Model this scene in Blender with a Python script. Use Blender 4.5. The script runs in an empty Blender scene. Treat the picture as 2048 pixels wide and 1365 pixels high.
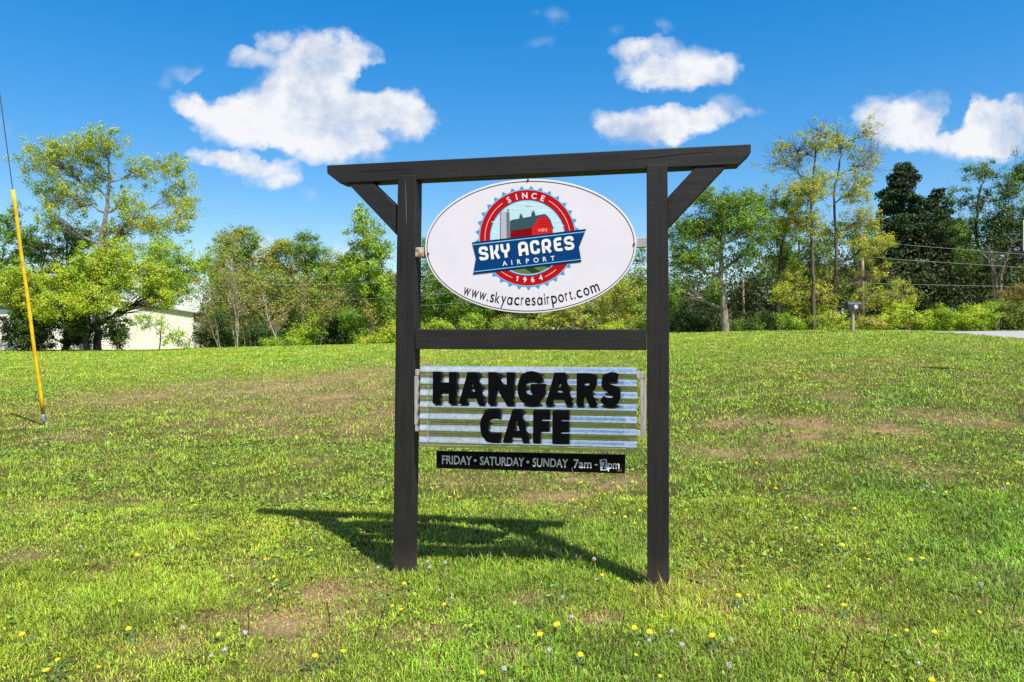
import bpy, bmesh, math, random
import numpy as np
from mathutils import Vector, Matrix

C = bpy.context.scene.collection
SC = bpy.context.scene
R = math.radians

# ------------------------------------------------------------------ camera, world, sun, exposure
F, CX, HY, EYE = 1430.0, 1024.0, 655.0, 1.73
cam_d = bpy.data.cameras.new('camera')
cam = bpy.data.objects.new('camera', cam_d)
C.objects.link(cam)
cam.location = (0, 0, EYE)
cam.rotation_euler = (R(90), 0, 0)
cam_d.sensor_width = 36.0
cam_d.lens = F / 2048.0 * 36.0
cam_d.shift_y = (HY - 682.5) / 2048.0
cam_d.clip_start = 0.05
cam_d.clip_end = 3000
SC.camera = cam

SUN = Vector((1.1, -1.55, 2.87)).normalized()
sl = bpy.data.lights.new('sun', 'SUN')
sl.energy = 5.0
sl.angle = R(0.53)
sl.color = (1.0, 0.955, 0.88)
so = bpy.data.objects.new('sun', sl)
C.objects.link(so)
so.location = (20, -30, 50)
so.rotation_euler = (-SUN).to_track_quat('-Z', 'Y').to_euler()

SC.view_settings.view_transform = 'Standard'
SC.view_settings.look = 'None'
SC.view_settings.exposure = 1.0
SC.view_settings.gamma = 1.0
SC.cycles.use_denoising = True
SC.cycles.max_bounces = 8
SC.cycles.transparent_max_bounces = 12

# each cloud: a few lobes given as directions in the sky (x right, z up, both over y), with half sizes
CLOUDS = [
    (600, 112, 62, 36, 1), (665, 112, 60, 38, 1), (540, 82, 26, 18, .7), (492, 122, 32, 20, .9), (722, 104, 42, 26, .8),
    (605, 160, 64, 40, 1), (600, 205, 90, 42, 1), (705, 208, 100, 42, 1.1), (785, 205, 48, 36, 1.1), (838, 238, 36, 26, 1),
    (690, 240, 130, 46, 1.1), (570, 235, 66, 44, 1), (500, 248, 46, 38, 1), (446, 246, 46, 30, 1), (405, 216, 32, 24, .95),
    (378, 200, 24, 22, .95), (640, 278, 80, 32, 1), (724, 298, 50, 24, 1), (468, 195, 24, 32, .45), (766, 152, 42, 24, -1.0), (440, 168, 46, 24, -.8), (418, 190, 14, 18, -.7), (800, 300, 40, 14, -.6), (560, 292, 40, 12, -.5),
    (480, 322, 60, 20, .95), (540, 340, 52, 28, .95), (578, 364, 34, 16, .7), (432, 314, 32, 16, .8),
    (1264, 90, 34, 18, .9), (1342, 126, 66, 40, 1.05), (1340, 152, 44, 26, 1), (1412, 142, 38, 24, .9), (1448, 128, 26, 30, .85),
    (1292, 248, 72, 30, 1.05), (1226, 236, 36, 22, .8), (1352, 246, 52, 26, 1.05), (1410, 242, 36, 20, .85), (1452, 218, 38, 24, .8), (1502, 226, 22, 10, .5),
    (1752, 232, 42, 34, .95), (1796, 254, 62, 32, 1), (1856, 224, 42, 28, .9), (1836, 264, 56, 28, 1), (1982, 252, 62, 46, 1.1), (1906, 226, 22, 28, -1.0),
    (2026, 250, 64, 48, 1.1), (1984, 216, 52, 26, 1), (1940, 282, 70, 18, .95),
    (1112, 44, 30, 20, .26), (386, 136, 34, 22, .34), (340, 160, 20, 18, .25), (524, 480, 26, 14, .5), (672, 505, 34, 14, .4), (1330, 50, 16, 12, .22), (1232, 50, 20, 10, .2), (1080, 95, 26, 14, .18),
    (700, 470, 60, 14, .22), (640, 400, 30, 14, .25), (2300, 200, 160, 60, 1), (-250, 260, 190, 60, 1), (-600, 100, 150, 60, 1), (2700, 80, 190, 70, 1),
]


def build_world():
    w = bpy.data.worlds.new('World')
    SC.world = w
    w.use_nodes = True
    nt = w.node_tree
    nt.nodes.clear()
    N, L = nt.nodes.new, nt.links.new
    out = N('ShaderNodeOutputWorld')
    sky = N('ShaderNodeTexSky')
    sky.sky_type = 'NISHITA'
    sky.sun_disc = False
    sky.sun_elevation = math.asin(SUN.z)
    sky.sun_rotation = math.atan2(SUN.x, SUN.y)
    sky.air_density = 1.0
    sky.dust_density = 0.25
    sky.ozone_density = 2.6
    sky.altitude = 200
    hs = N('ShaderNodeHueSaturation')
    gm = N('ShaderNodeGamma')
    gm.inputs[1].default_value = 0.62
    L(sky.outputs[0], gm.inputs[0])
    hs.inputs['Saturation'].default_value = 1.95
    hs.inputs['Value'].default_value = 1.68
    hs.inputs['Hue'].default_value = 0.506
    L(gm.outputs[0], hs.inputs['Color'])
    bg = N('ShaderNodeBackground')
    bg.inputs[1].default_value = 0.094
    L(hs.outputs[0], bg.inputs[0])

    def math_(op, a, b=None, c=None):
        n = N('ShaderNodeMath')
        n.operation = op
        for i, v in enumerate((a, b, c)):
            if v is None:
                continue
            if isinstance(v, (int, float)):
                n.inputs[i].default_value = v
            else:
                L(v, n.inputs[i])
        return n.outputs[0]
    tc = N('ShaderNodeTexCoord')
    sep = N('ShaderNodeSeparateXYZ')
    L(tc.outputs['Generated'], sep.inputs[0])
    yy = math_('MAXIMUM', sep.outputs[1], 0.02)
    u = math_('DIVIDE', sep.outputs[0], yy)
    v = math_('DIVIDE', sep.outputs[2], yy)
    comb = N('ShaderNodeCombineXYZ')
    L(u, comb.inputs[0])
    L(v, comb.inputs[1])

    def vm(op, a, b):
        n = N('ShaderNodeVectorMath')
        n.operation = op
        for i, q in enumerate((a, b)):
            if isinstance(q, (tuple, list)):
                n.inputs[i].default_value = q
            elif q is not None:
                L(q, n.inputs[i])
        return n

    def noise(vec, scale, detail, rough=0.55):
        n = N('ShaderNodeTexNoise')
        n.inputs['Scale'].default_value = scale
        n.inputs['Detail'].default_value = detail
        n.inputs['Roughness'].default_value = rough
        L(vec, n.inputs['Vector'])
        return n
    # warp so that the lobes get ragged, wispy borders
    n1 = noise(comb.outputs[0], 9.0, 5, 0.6)
    d1 = vm('SUBTRACT', n1.outputs['Color'], (0.5, 0.5, 0.5))
    d1 = vm('MULTIPLY', d1.outputs[0], (0.10, 0.075, 0.0))
    n2 = noise(comb.outputs[0], 34.0, 5, 0.62)
    d2 = vm('SUBTRACT', n2.outputs['Color'], (0.5, 0.5, 0.5))
    d2 = vm('MULTIPLY', d2.outputs[0], (0.02, 0.018, 0.0))
    p = vm('ADD', comb.outputs[0], d1.outputs[0])
    p = vm('ADD', p.outputs[0], d2.outputs[0])
    total = None
    shade = None
    for (px, py, rx, ry, a) in CLOUDS:
        cx, cz = (px - CX) / F, (HY - py) / F
        s = vm('SUBTRACT', p.outputs[0], (cx, cz, 0))
        s = vm('MULTIPLY', s.outputs[0], (F / (rx * 1.5), F / (ry * 1.5), 0))
        ln = vm('DOT_PRODUCT', s.outputs[0], s.outputs[0])
        g = math_('MULTIPLY_ADD', ln.outputs['Value'], -a, a)
        g = math_('MAXIMUM' if a > 0 else 'MINIMUM', g, 0.0)
        total = g if total is None else math_('ADD', total, g)
    total = math_('MINIMUM', total, 1.25)
    fine = noise(comb.outputs[0], 15.0, 9, 0.60)
    fine2 = noise(comb.outputs[0], 6.5, 5, 0.55)
    off = vm('ADD', comb.outputs[0], (0.010, 0.016, 0.0))
    fine3 = noise(off.outputs[0], 16.0, 5, 0.6)
    f = math_('MULTIPLY_ADD', fine.outputs['Fac'], 2.0, total)
    f = math_('MULTIPLY_ADD', fine2.outputs['Fac'], 1.1, f)
    f = math_('SUBTRACT', f, 1.80)
    gate = math_('MULTIPLY', total, 3.5)
    gate = math_('MINIMUM', gate, 1.0)
    mr = N('ShaderNodeMapRange')
    mr.interpolation_type = 'SMOOTHSTEP'
    L(f, mr.inputs['Value'])
    mr.inputs['From Min'].default_value = -0.32
    mr.inputs['From Max'].default_value = 1.22
    front = math_('GREATER_THAN', sep.outputs[1], 0.05)
    fac = math_('MULTIPLY', mr.outputs[0], gate)
    fac = math_('MULTIPLY', fac, front)
    # unseen broken cloud added behind the camera, to whiten metal reflections and fill
    n5 = noise(tc.outputs['Generated'], 3.2, 7, 0.6)
    mr5 = N('ShaderNodeMapRange')
    mr5.interpolation_type = 'SMOOTHSTEP'
    L(n5.outputs['Fac'], mr5.inputs['Value'])
    mr5.inputs['From Min'].default_value = 0.38
    mr5.inputs['From Max'].default_value = 0.56
    back = math_('LESS_THAN', sep.outputs[1], -0.05)
    fac = math_('MULTIPLY_ADD', mr5.outputs[0], back, fac)
    fac = math_('MULTIPLY', fac, 0.97)
    # cloud body: sunlit white with softly greyer folds
    mr2 = N('ShaderNodeMapRange')
    emb = math_('SUBTRACT', fine.outputs['Fac'], fine3.outputs['Fac'])
    emb = math_('MULTIPLY_ADD', emb, 0.9, fine2.outputs['Fac'])
    L(emb, mr2.inputs['Value'])
    mr2.inputs['From Min'].default_value = 0.20
    mr2.inputs['From Max'].default_value = 0.60
    mix = N('ShaderNodeMix')
    mix.data_type = 'RGBA'
    L(mr2.outputs[0], mix.inputs[0])
    mix.inputs[6].default_value = (0.33, 0.365, 0.44, 1)
    mix.inputs[7].default_value = (0.545, 0.55, 0.56, 1)
    bg2 = N('ShaderNodeBackground')
    bg2.inputs[1].default_value = 0.865
    L(mix.outputs[2], bg2.inputs[0])
    ms = N('ShaderNodeMixShader')
    L(fac, ms.inputs[0])
    L(bg.outputs[0], ms.inputs[1])
    L(bg2.outputs[0], ms.inputs[2])
    L(ms.outputs[0], out.inputs[0])
    w.cycles.sampling_method = 'MANUAL'
    w.cycles.sample_map_resolution = 512


build_world()


# ------------------------------------------------------------------ materials
ALB = 0.78


def mat(name, col, rough=0.6, metal=0.0, spec=0.5):
    if metal < 0.5:
        col = tuple(c * ALB for c in col)
    m = bpy.data.materials.new(name)
    m.use_nodes = True
    b = m.node_tree.nodes['Principled BSDF']
    b.inputs['Base Color'].default_value = (*col, 1)
    b.inputs['Roughness'].default_value = rough
    b.inputs['Metallic'].default_value = metal
    b.inputs['Specular IOR Level'].default_value = spec
    return m


def noisy(name, c0, c1, scale=6, rough=0.7, bump=0.0, detail=6, stretch=(1, 1, 1), lo=0.35, hi=0.65, coord='Object', bscale=None, spec=0.4, bdist=0.01):
    m = mat(name, c0, rough, 0, spec)
    c0, c1 = tuple(c * ALB for c in c0), tuple(c * ALB for c in c1)
    nt = m.node_tree
    N, L = nt.nodes.new, nt.links.new
    b = nt.nodes['Principled BSDF']
    tc = N('ShaderNodeTexCoord')
    mp = N('ShaderNodeMapping')
    mp.inputs['Scale'].default_value = stretch
    L(tc.outputs[coord], mp.inputs[0])
    n = N('ShaderNodeTexNoise')
    n.inputs['Scale'].default_value = scale
    n.inputs['Detail'].default_value = detail
    L(mp.outputs[0], n.inputs['Vector'])
    rp = N('ShaderNodeValToRGB')
    rp.color_ramp.elements[0].position = lo
    rp.color_ramp.elements[1].position = hi
    rp.color_ramp.elements[0].color = (*c0, 1)
    rp.color_ramp.elements[1].color = (*c1, 1)
    L(n.outputs['Fac'], rp.inputs[0])
    L(rp.outputs[0], b.inputs['Base Color'])
    if bump:
        n2 = N('ShaderNodeTexNoise')
        n2.inputs['Scale'].default_value = bscale or scale * 2
        n2.inputs['Detail'].default_value = 6
        L(mp.outputs[0], n2.inputs['Vector'])
        bp = N('ShaderNodeBump')
        bp.inputs['Strength'].default_value = bump
        bp.inputs['Distance'].default_value = bdist
        L(n2.outputs['Fac'], bp.inputs['Height'])
        L(bp.outputs[0], b.inputs['Normal'])
    return m


def painted_timber(name, axis):
    """charcoal paint over rough-sawn timber; saw lines run across the grain, axis is the grain direction"""
    m = mat(name, (0.02, 0.018, 0.018), 0.6, 0, 0.22)
    nt = m.node_tree
    N, L = nt.nodes.new, nt.links.new
    b = nt.nodes['Principled BSDF']
    tc = N('ShaderNodeTexCoord')
    # colour: worn paint with faint lengthwise grain
    mp = N('ShaderNodeMapping')
    s = [26, 26, 26]
    s[axis] = 1.6
    mp.inputs['Scale'].default_value = s
    L(tc.outputs['Object'], mp.inputs[0])
    n = N('ShaderNodeTexNoise')
    n.inputs['Scale'].default_value = 1.5
    n.inputs['Detail'].default_value = 7
    L(mp.outputs[0], n.inputs['Vector'])
    rp = N('ShaderNodeValToRGB')
    rp.color_ramp.elements[0].position = 0.3
    rp.color_ramp.elements[1].position = 0.72
    rp.color_ramp.elements[0].color = (0.0094, 0.0089, 0.0092, 1)
    rp.color_ramp.elements[1].color = (0.0168, 0.0155, 0.016, 1)
    L(n.outputs['Fac'], rp.inputs[0])
    # broad patches of fading
    n3 = N('ShaderNodeTexNoise')
    n3.inputs['Scale'].default_value = 3.0
    n3.inputs['Detail'].default_value = 4
    L(tc.outputs['Object'], n3.inputs['Vector'])
    mr = N('ShaderNodeMapRange')
    L(n3.outputs['Fac'], mr.inputs[0])
    mr.inputs[1].default_value = 0.3
    mr.inputs[2].default_value = 0.7
    mr.inputs[3].default_value = 0.85
    mr.inputs[4].default_value = 1.2
    mx = N('ShaderNodeVectorMath')
    mx.operation = 'SCALE'
    L(rp.outputs[0], mx.inputs[0])
    L(mr.outputs[0], mx.inputs['Scale'])
    # flecks of pale droppings and chipped paint
    vo = N('ShaderNodeTexNoise')
    vo.inputs['Scale'].default_value = 75
    vo.inputs['Detail'].default_value = 2
    L(tc.outputs['Object'], vo.inputs['Vector'])
    th = N('ShaderNodeMapRange')
    L(vo.outputs['Fac'], th.inputs[0])
    th.inputs[1].default_value = 0.765
    th.inputs[2].default_value = 0.79
    mix = N('ShaderNodeMix')
    mix.data_type = 'RGBA'
    L(th.outputs[0], mix.inputs[0])
    L(mx.outputs[0], mix.inputs[6])
    mix.inputs[7].default_value = (0.30, 0.25, 0.18, 1)
    # soil splashed up from the ground
    spz = N('ShaderNodeSeparateXYZ')
    L(tc.outputs['Object'], spz.inputs[0])
    so_ = N('ShaderNodeMapRange')
    L(spz.outputs[2], so_.inputs[0])
    so_.inputs[1].default_value = 0.26
    so_.inputs[2].default_value = 0.0
    so_.inputs[3].default_value = 0.0
    so_.inputs[4].default_value = 0.5
    sn = N('ShaderNodeMath')
    sn.operation = 'MULTIPLY'
    L(so_.outputs[0], sn.inputs[0])
    L(n3.outputs['Fac'], sn.inputs[1])
    mix2 = N('ShaderNodeMix')
    mix2.data_type = 'RGBA'
    L(sn.outputs[0], mix2.inputs[0])
    L(mix.outputs[2], mix2.inputs[6])
    mix2.inputs[7].default_value = (0.11, 0.085, 0.062, 1)
    L(mix2.outputs[2] if axis == 2 else mix.outputs[2], b.inputs['Base Color'])
    # saw marks across the grain + grain relief
    sep = N('ShaderNodeSeparateXYZ')
    L(tc.outputs['Object'], sep.inputs[0])
    mw = N('ShaderNodeMapping')
    s2 = [5, 5, 5]
    s2[axis] = 95
    mw.inputs['Scale'].default_value = s2
    L(tc.outputs['Object'], mw.inputs[0])
    wv = N('ShaderNodeTexNoise')
    wv.inputs['Scale'].default_value = 1.0
    wv.inputs['Detail'].default_value = 3
    L(mw.outputs[0], wv.inputs['Vector'])
    ad = N('ShaderNodeMath')
    ad.operation = 'MULTIPLY_ADD'
    L(wv.outputs['Fac'], ad.inputs[0])
    ad.inputs[1].default_value = 0.8
    L(n.outputs['Fac'], ad.inputs[2])
    bp = N('ShaderNodeBump')
    bp.inputs['Strength'].default_value = 0.26
    bp.inputs['Distance'].default_value = 0.006
    L(ad.outputs[0], bp.inputs['Height'])
    L(bp.outputs[0], b.inputs['Normal'])
    return m


def leaf_material(name, trans=0.35, gloss=0.35):
    m = bpy.data.materials.new(name)
    m.use_nodes = True
    nt = m.node_tree
    nt.nodes.clear()
    N, L = nt.nodes.new, nt.links.new
    out = N('ShaderNodeOutputMaterial')
    at = N('ShaderNodeAttribute')
    at.attribute_name = 'Col'
    b = N('ShaderNodeBsdfPrincipled')
    b.inputs['Roughness'].default_value = 0.55
    b.inputs['Specular IOR Level'].default_value = gloss
    L(at.outputs['Color'], b.inputs['Base Color'])
    tr = N('ShaderNodeBsdfTranslucent')
    hs = N('ShaderNodeHueSaturation')
    hs.inputs['Hue'].default_value = 0.485
    hs.inputs['Saturation'].default_value = 1.1
    hs.inputs['Value'].default_value = 1.25
    L(at.outputs['Color'], hs.inputs['Color'])
    L(hs.outputs[0], tr.inputs['Color'])
    ms = N('ShaderNodeMixShader')
    ms.inputs[0].default_value = trans
    L(b.outputs[0], ms.inputs[1])
    L(tr.outputs[0], ms.inputs[2])
    L(ms.outputs[0], out.inputs[0])
    return m


M = {}
M['leaf'] = leaf_material('leaf', 0.30)
M['needle'] = leaf_material('needle', 0.12, 0.2)
M['grass'] = leaf_material('grass_blade', 0.14, 0.5)
M['timber_x'] = painted_timber('charcoal_timber_beam', 0)
M['timber_z'] = painted_timber('charcoal_timber_post', 2)
M['bark_grey'] = noisy('bark_grey', (0.12, 0.105, 0.09), (0.30, 0.27, 0.23), 5, 0.9, 0.6, stretch=(3, 3, .7))
M['bark_brown'] = noisy('bark_brown', (0.055, 0.043, 0.034), (0.15, 0.12, 0.09), 5, 0.9, 0.6, stretch=(3, 3, .7))
M['bark_dark'] = noisy('bark_dark', (0.03, 0.024, 0.02), (0.08, 0.065, 0.05), 5, 0.9, 0.6, stretch=(3, 3, .7))
M['bark_pale'] = noisy('bark_pale', (0.24, 0.20, 0.16), (0.46, 0.41, 0.35), 5, 0.9, 0.4, stretch=(3, 3, .7))
M['board_white'] = noisy('sign_white', (0.655, 0.64, 0.71), (0.69, 0.672, 0.74), 4, 0.5, 0.0, spec=.15)
M['art_black'] = mat('vinyl_black', (0.008, 0.008, 0.01), 0.5, 0, 0.08)
M['art_line'] = mat('vinyl_outline', (0.03, 0.026, 0.032), 0.5, 0, 0.08)
M['art_blue'] = mat('vinyl_light_blue', (0.045, 0.30, 0.66), 0.5, 0, 0.08)
M['art_paleblue'] = mat('vinyl_pale_blue', (0.20, 0.52, 0.80), 0.5, 0, 0.08)
M['art_red'] = mat('vinyl_red', (0.40, 0.004, 0.008), 0.5, 0, 0.08)
M['art_navy'] = mat('vinyl_navy', (0.0, 0.042, 0.17), 0.5, 0, 0.08)
M['art_deepnavy'] = mat('vinyl_deep_navy', (0.0, 0.02, 0.085), 0.5, 0, 0.08)
M['art_white'] = mat('vinyl_white', (0.78, 0.78, 0.80), 0.5, 0, 0.08)
M['art_pink'] = mat('vinyl_pale_pink', (0.75, 0.50, 0.45), 0.5, 0, 0.08)
M['art_sky'] = mat('vinyl_sky', (0.45, 0.66, 0.74), 0.5, 0, 0.08)
M['art_cloud'] = mat('vinyl_cloud', (0.60, 0.74, 0.74), 0.5, 0, 0.08)
M['art_teal'] = mat('vinyl_teal', (0.035, 0.075, 0.095), 0.5, 0, 0.08)
M['art_barn'] = mat('vinyl_barn_red', (0.55, 0.012, 0.012), 0.5, 0, 0.08)
M['art_barnside'] = mat('vinyl_barn_dark', (0.20, 0.0, 0.002), 0.5, 0, 0.08)
M['art_silo'] = mat('vinyl_silo_grey', (0.42, 0.42, 0.48), 0.5, 0, 0.08)
M['art_silodark'] = mat('vinyl_silo_dark', (0.13, 0.15, 0.19), 0.5, 0, 0.08)
M['art_field'] = mat('vinyl_field_green', (0.10, 0.17, 0.05), 0.5, 0, 0.08)
M['art_furrow'] = mat('vinyl_furrow_green', (0.015, 0.05, 0.012), 0.5, 0, 0.08)
M['rust_bracket'] = noisy('rusty_bracket', (0.16, 0.06, 0.025), (0.55, 0.48, 0.36), 40, 0.8, 0.3)
M['old_wood'] = noisy('weathered_wood', (0.26, 0.235, 0.22), (0.44, 0.41, 0.39), 9, 0.85, 0.4, stretch=(8, 8, 1))
M['letter_black'] = mat('letter_black', (0.002, 0.0025, 0.0035), 0.5, 0, 0.06)
M['gloss_black'] = noisy('gloss_black_board', (0.002, 0.002, 0.0025), (0.005, 0.0045, 0.0045), 14, 0.3, 0, spec=.12)
M['vinyl_letter'] = mat('white_letter', (0.72, 0.75, 0.77), 0.5)
M['sticker'] = noisy('sticker_grey', (0.42, 0.50, 0.54), (0.58, 0.64, 0.66), 90, 0.4)
M['steel'] = noisy('galvanised_fitting', (0.12, 0.13, 0.15), (0.27, 0.29, 0.33), 60, 0.45, 0.2)
M['cable'] = mat('wire_grey', (0.07, 0.075, 0.08), 0.5, 0.6)
M['yellow'] = noisy('yellow_plastic', (0.58, 0.37, 0.012), (0.80, 0.55, 0.014), 9, 0.5, 0.15, spec=.25)
M['shed_white'] = noisy('shed_white', (0.70, 0.67, 0.60), (0.78, 0.75, 0.69), 0.6, 0.6)
M['shed_roof'] = noisy('shed_roof', (0.56, 0.56, 0.54), (0.66, 0.66, 0.65), 1.5, 0.5)
M['shed_trim'] = mat('shed_blue_trim', (0.14, 0.19, 0.24), 0.6)
M['pole_wood'] = noisy('pole_wood', (0.19, 0.13, 0.085), (0.38, 0.29, 0.2), 6, 0.9, 0.4, stretch=(4, 4, .4))
M['mail_black'] = noisy('mailbox_black', (0.02, 0.021, 0.025), (0.04, 0.042, 0.05), 8, 0.36)
M['mail_top'] = noisy('mailbox_flap', (0.05, 0.05, 0.06), (0.09, 0.09, 0.11), 8, 0.3)
M['asphalt'] = noisy('pale_asphalt', (0.25, 0.25, 0.265), (0.34, 0.335, 0.35), 22, 0.9, 0.3)
M['petal'] = noisy('dandelion_yellow', (0.90, 0.66, 0.006), (0.98, 0.80, 0.015), 60, 0.6)
M['fluff'] = mat('dandelion_fluff', (0.45, 0.44, 0.41), 0.9)
M['stem_green'] = mat('weed_stem', (0.16, 0.13, 0.05), 0.7)
M['stem_brown'] = mat('dry_stalk', (0.13, 0.06, 0.035), 0.8)
M['seed_brown'] = mat('seed_base', (0.25, 0.2, 0.12), 0.8)
M['weed_leaf'] = mat('weed_leaf', (0.06, 0.12, 0.015), 0.6)


def metal_sheet():
    m = mat('galvanised_sheet', (0.74, 0.77, 0.80), 0.17, 0.97)
    nt = m.node_tree
    N, L = nt.nodes.new, nt.links.new
    b = nt.nodes['Principled BSDF']
    tc = N('ShaderNodeTexCoord')
    n = N('ShaderNodeTexNoise')
    n.inputs['Scale'].default_value = 45
    n.inputs['Detail'].default_value = 5
    L(tc.outputs['Object'], n.inputs['Vector'])
    mr = N('ShaderNodeMapRange')
    L(n.outputs['Fac'], mr.inputs[0])
    mr.inputs[1].default_value = 0.3
    mr.inputs[2].default_value = 0.7
    mr.inputs[3].default_value = 0.15
    mr.inputs[4].default_value = 0.24
    L(mr.outputs[0], b.inputs['Roughness'])
    v = N('ShaderNodeTexVoronoi')
    v.inputs['Scale'].default_value = 60
    L(tc.outputs['Object'], v.inputs['Vector'])
    rp = N('ShaderNodeValToRGB')
    rp.color_ramp.elements[0].color = (0.66, 0.70, 0.72, 1)
    rp.color_ramp.elements[1].color = (0.88, 0.90, 0.91, 1)
    sp = N('ShaderNodeSeparateColor')
    L(v.outputs['Color'], sp.inputs[0])
    L(sp.outputs[0], rp.inputs[0])
    L(rp.outputs[0], b.inputs['Base Color'])
    mp = N('ShaderNodeMapping')
    mp.inputs['Scale'].default_value = (60, 4, 4)
    L(tc.outputs['Object'], mp.inputs[0])
    n2 = N('ShaderNodeTexNoise')
    n2.inputs['Scale'].default_value = 1.0
    n2.inputs['Detail'].default_value = 3
    L(mp.outputs[0], n2.inputs['Vector'])
    bp = N('ShaderNodeBump')
    bp.inputs['Strength'].default_value = 0.05
    bp.inputs['Distance'].default_value = 0.004
    L(n2.outputs['Fac'], bp.inputs['Height'])
    L(bp.outputs[0], b.inputs['Normal'])
    return m


def clear_sheet(name, glossy=0.06, tint=(0.97, 0.98, 0.96), haze=0.03):
    m = bpy.data.materials.new(name)
    m.use_nodes = True
    nt = m.node_tree
    nt.nodes.clear()
    N, L = nt.nodes.new, nt.links.new
    out = N('ShaderNodeOutputMaterial')
    t = N('ShaderNodeBsdfTransparent')
    t.inputs[0].default_value = (*tint, 1)
    g = N('ShaderNodeBsdfGlossy')
    g.inputs['Roughness'].default_value = 0.05
    fr = N('ShaderNodeFresnel')
    fr.inputs[0].default_value = 1.16
    ms = N('ShaderNodeMixShader')
    L(fr.outputs[0], ms.inputs[0])
    L(t.outputs[0], ms.inputs[1])
    L(g.outputs[0], ms.inputs[2])
    df = N('ShaderNodeBsdfDiffuse')
    df.inputs[0].default_value = (0.7, 0.72, 0.6, 1)
    m2 = N('ShaderNodeMixShader')
    m2.inputs[0].default_value = haze
    L(ms.outputs[0], m2.inputs[1])
    L(df.outputs[0], m2.inputs[2])
    L(m2.outputs[0], out.inputs[0])
    return m


M['corrugated'] = metal_sheet()
M['plexi'] = clear_sheet('clear_acrylic', haze=0.006, tint=(0.99, 0.995, 0.985))
M['plexi_edge'] = clear_sheet('acrylic_edge', haze=0.55)


# ------------------------------------------------------------------ object helpers
def link(name, me, m=None, parent=None):
    o = bpy.data.objects.new(name, me)
    C.objects.link(o)
    if m is not None and me is not None:
        me.materials.append(m)
    if parent is not None:
        o.parent = parent
    return o


def tag(o, label=None, cat=None, group=None, kind=None):
    if label:
        o['label'] = label
    if cat:
        o['category'] = cat
    if group:
        o['group'] = group
    if kind:
        o['kind'] = kind
    return o


def thing(name, label, cat, loc=(0, 0, 0), rotz=0, group=None):
    o = bpy.data.objects.new(name, None)
    C.objects.link(o)
    o.empty_display_size = 0.1
    o.location = loc
    o.rotation_euler = (0, 0, rotz)
    return tag(o, label, cat, group)


def copy_tree(o, parent=None):
    c = o.copy()
    C.objects.link(c)
    if parent is not None:
        c.parent = parent
    for ch in list(o.children):
        copy_tree(ch, c)
    return c


def mesh_np(name, V, quads=None, tris=None, col=None, smooth=False):
    V = np.asarray(V, dtype=np.float32).reshape(-1, 3)
    nq = 0 if quads is None else len(quads)
    ntr = 0 if tris is None else len(tris)
    me = bpy.data.meshes.new(name)
    me.vertices.add(len(V))
    me.vertices.foreach_set('co', V.ravel())
    idx, tot = [], []
    if nq:
        idx.append(np.asarray(quads, dtype=np.int32).ravel())
        tot.append(np.full(nq, 4, dtype=np.int32))
    if ntr:
        idx.append(np.asarray(tris, dtype=np.int32).ravel())
        tot.append(np.full(ntr, 3, dtype=np.int32))
    idx = np.concatenate(idx)
    tot = np.concatenate(tot)
    start = np.concatenate(([0], np.cumsum(tot)[:-1])).astype(np.int32)
    me.loops.add(len(idx))
    me.loops.foreach_set('vertex_index', idx)
    me.polygons.add(len(tot))
    me.polygons.foreach_set('loop_start', start)
    me.polygons.foreach_set('use_smooth', np.full(len(tot), smooth, dtype=bool))
    if col is not None:
        a = me.color_attributes.new('Col', 'FLOAT_COLOR', 'POINT')
        c4 = np.ones((len(V), 4), dtype=np.float32)
        c4[:, :3] = col
        a.data.foreach_set('color', c4.ravel())
    me.update(calc_edges=True)
    return me


class MB:
    """collects boxes, prisms and tubes into one mesh"""

    def __init__(self):
        self.v, self.f = [], []

    def add(self, vs, fs):
        k = len(self.v)
        self.v += [tuple(p) for p in vs]
        self.f += [tuple(i + k for i in q) for q in fs]
        return self

    def box(self, x0, x1, y0, y1, z0, z1):
        vs = [(x, y, z) for z in (z0, z1) for y in (y0, y1) for x in (x0, x1)]
        return self.add(vs, [(0, 2, 3, 1), (4, 5, 7, 6), (0, 1, 5, 4), (2, 6, 7, 3), (0, 4, 6, 2), (1, 3, 7, 5)])

    def prism(self, front, back):
        n = len(front)
        fs = [tuple(range(n)), tuple(range(2 * n - 1, n - 1, -1))]
        fs += [(i, i + n, (i + 1) % n + n, (i + 1) % n) for i in range(n)]
        return self.add(list(front) + list(back), fs)

    def tube(self, pts, rad, n=8, cap=True):
        V, Q = tube_np(pts, rad, n)
        fs = [tuple(q) for q in Q]
        if cap:
            fs.append(tuple(range(n - 1, -1, -1)))
            fs.append(tuple(range(len(V) - n, len(V))))
        return self.add(V, fs)

    def mesh(self, name, bevel=0.0, seg=1, smooth=False):
        me = bpy.data.meshes.new(name)
        me.from_pydata([tuple(map(float, p)) for p in self.v], [], self.f)
        bm = bmesh.new()
        bm.from_mesh(me)
        bmesh.ops.recalc_face_normals(bm, faces=bm.faces)
        if bevel:
            es = [e for e in bm.edges if len(e.link_faces) == 2 and e.calc_face_angle(0) > 0.35]
            bmesh.ops.bevel(bm, geom=es, offset=bevel, segments=seg, profile=0.5, affect='EDGES')
        for f in bm.faces:
            f.smooth = smooth
        bm.to_mesh(me)
        bm.free()
        return me

    def build(self, name, m, parent=None, bevel=0.0, seg=1, smooth=False):
        return link(name, self.mesh(name, bevel, seg, smooth), m, parent)


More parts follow.
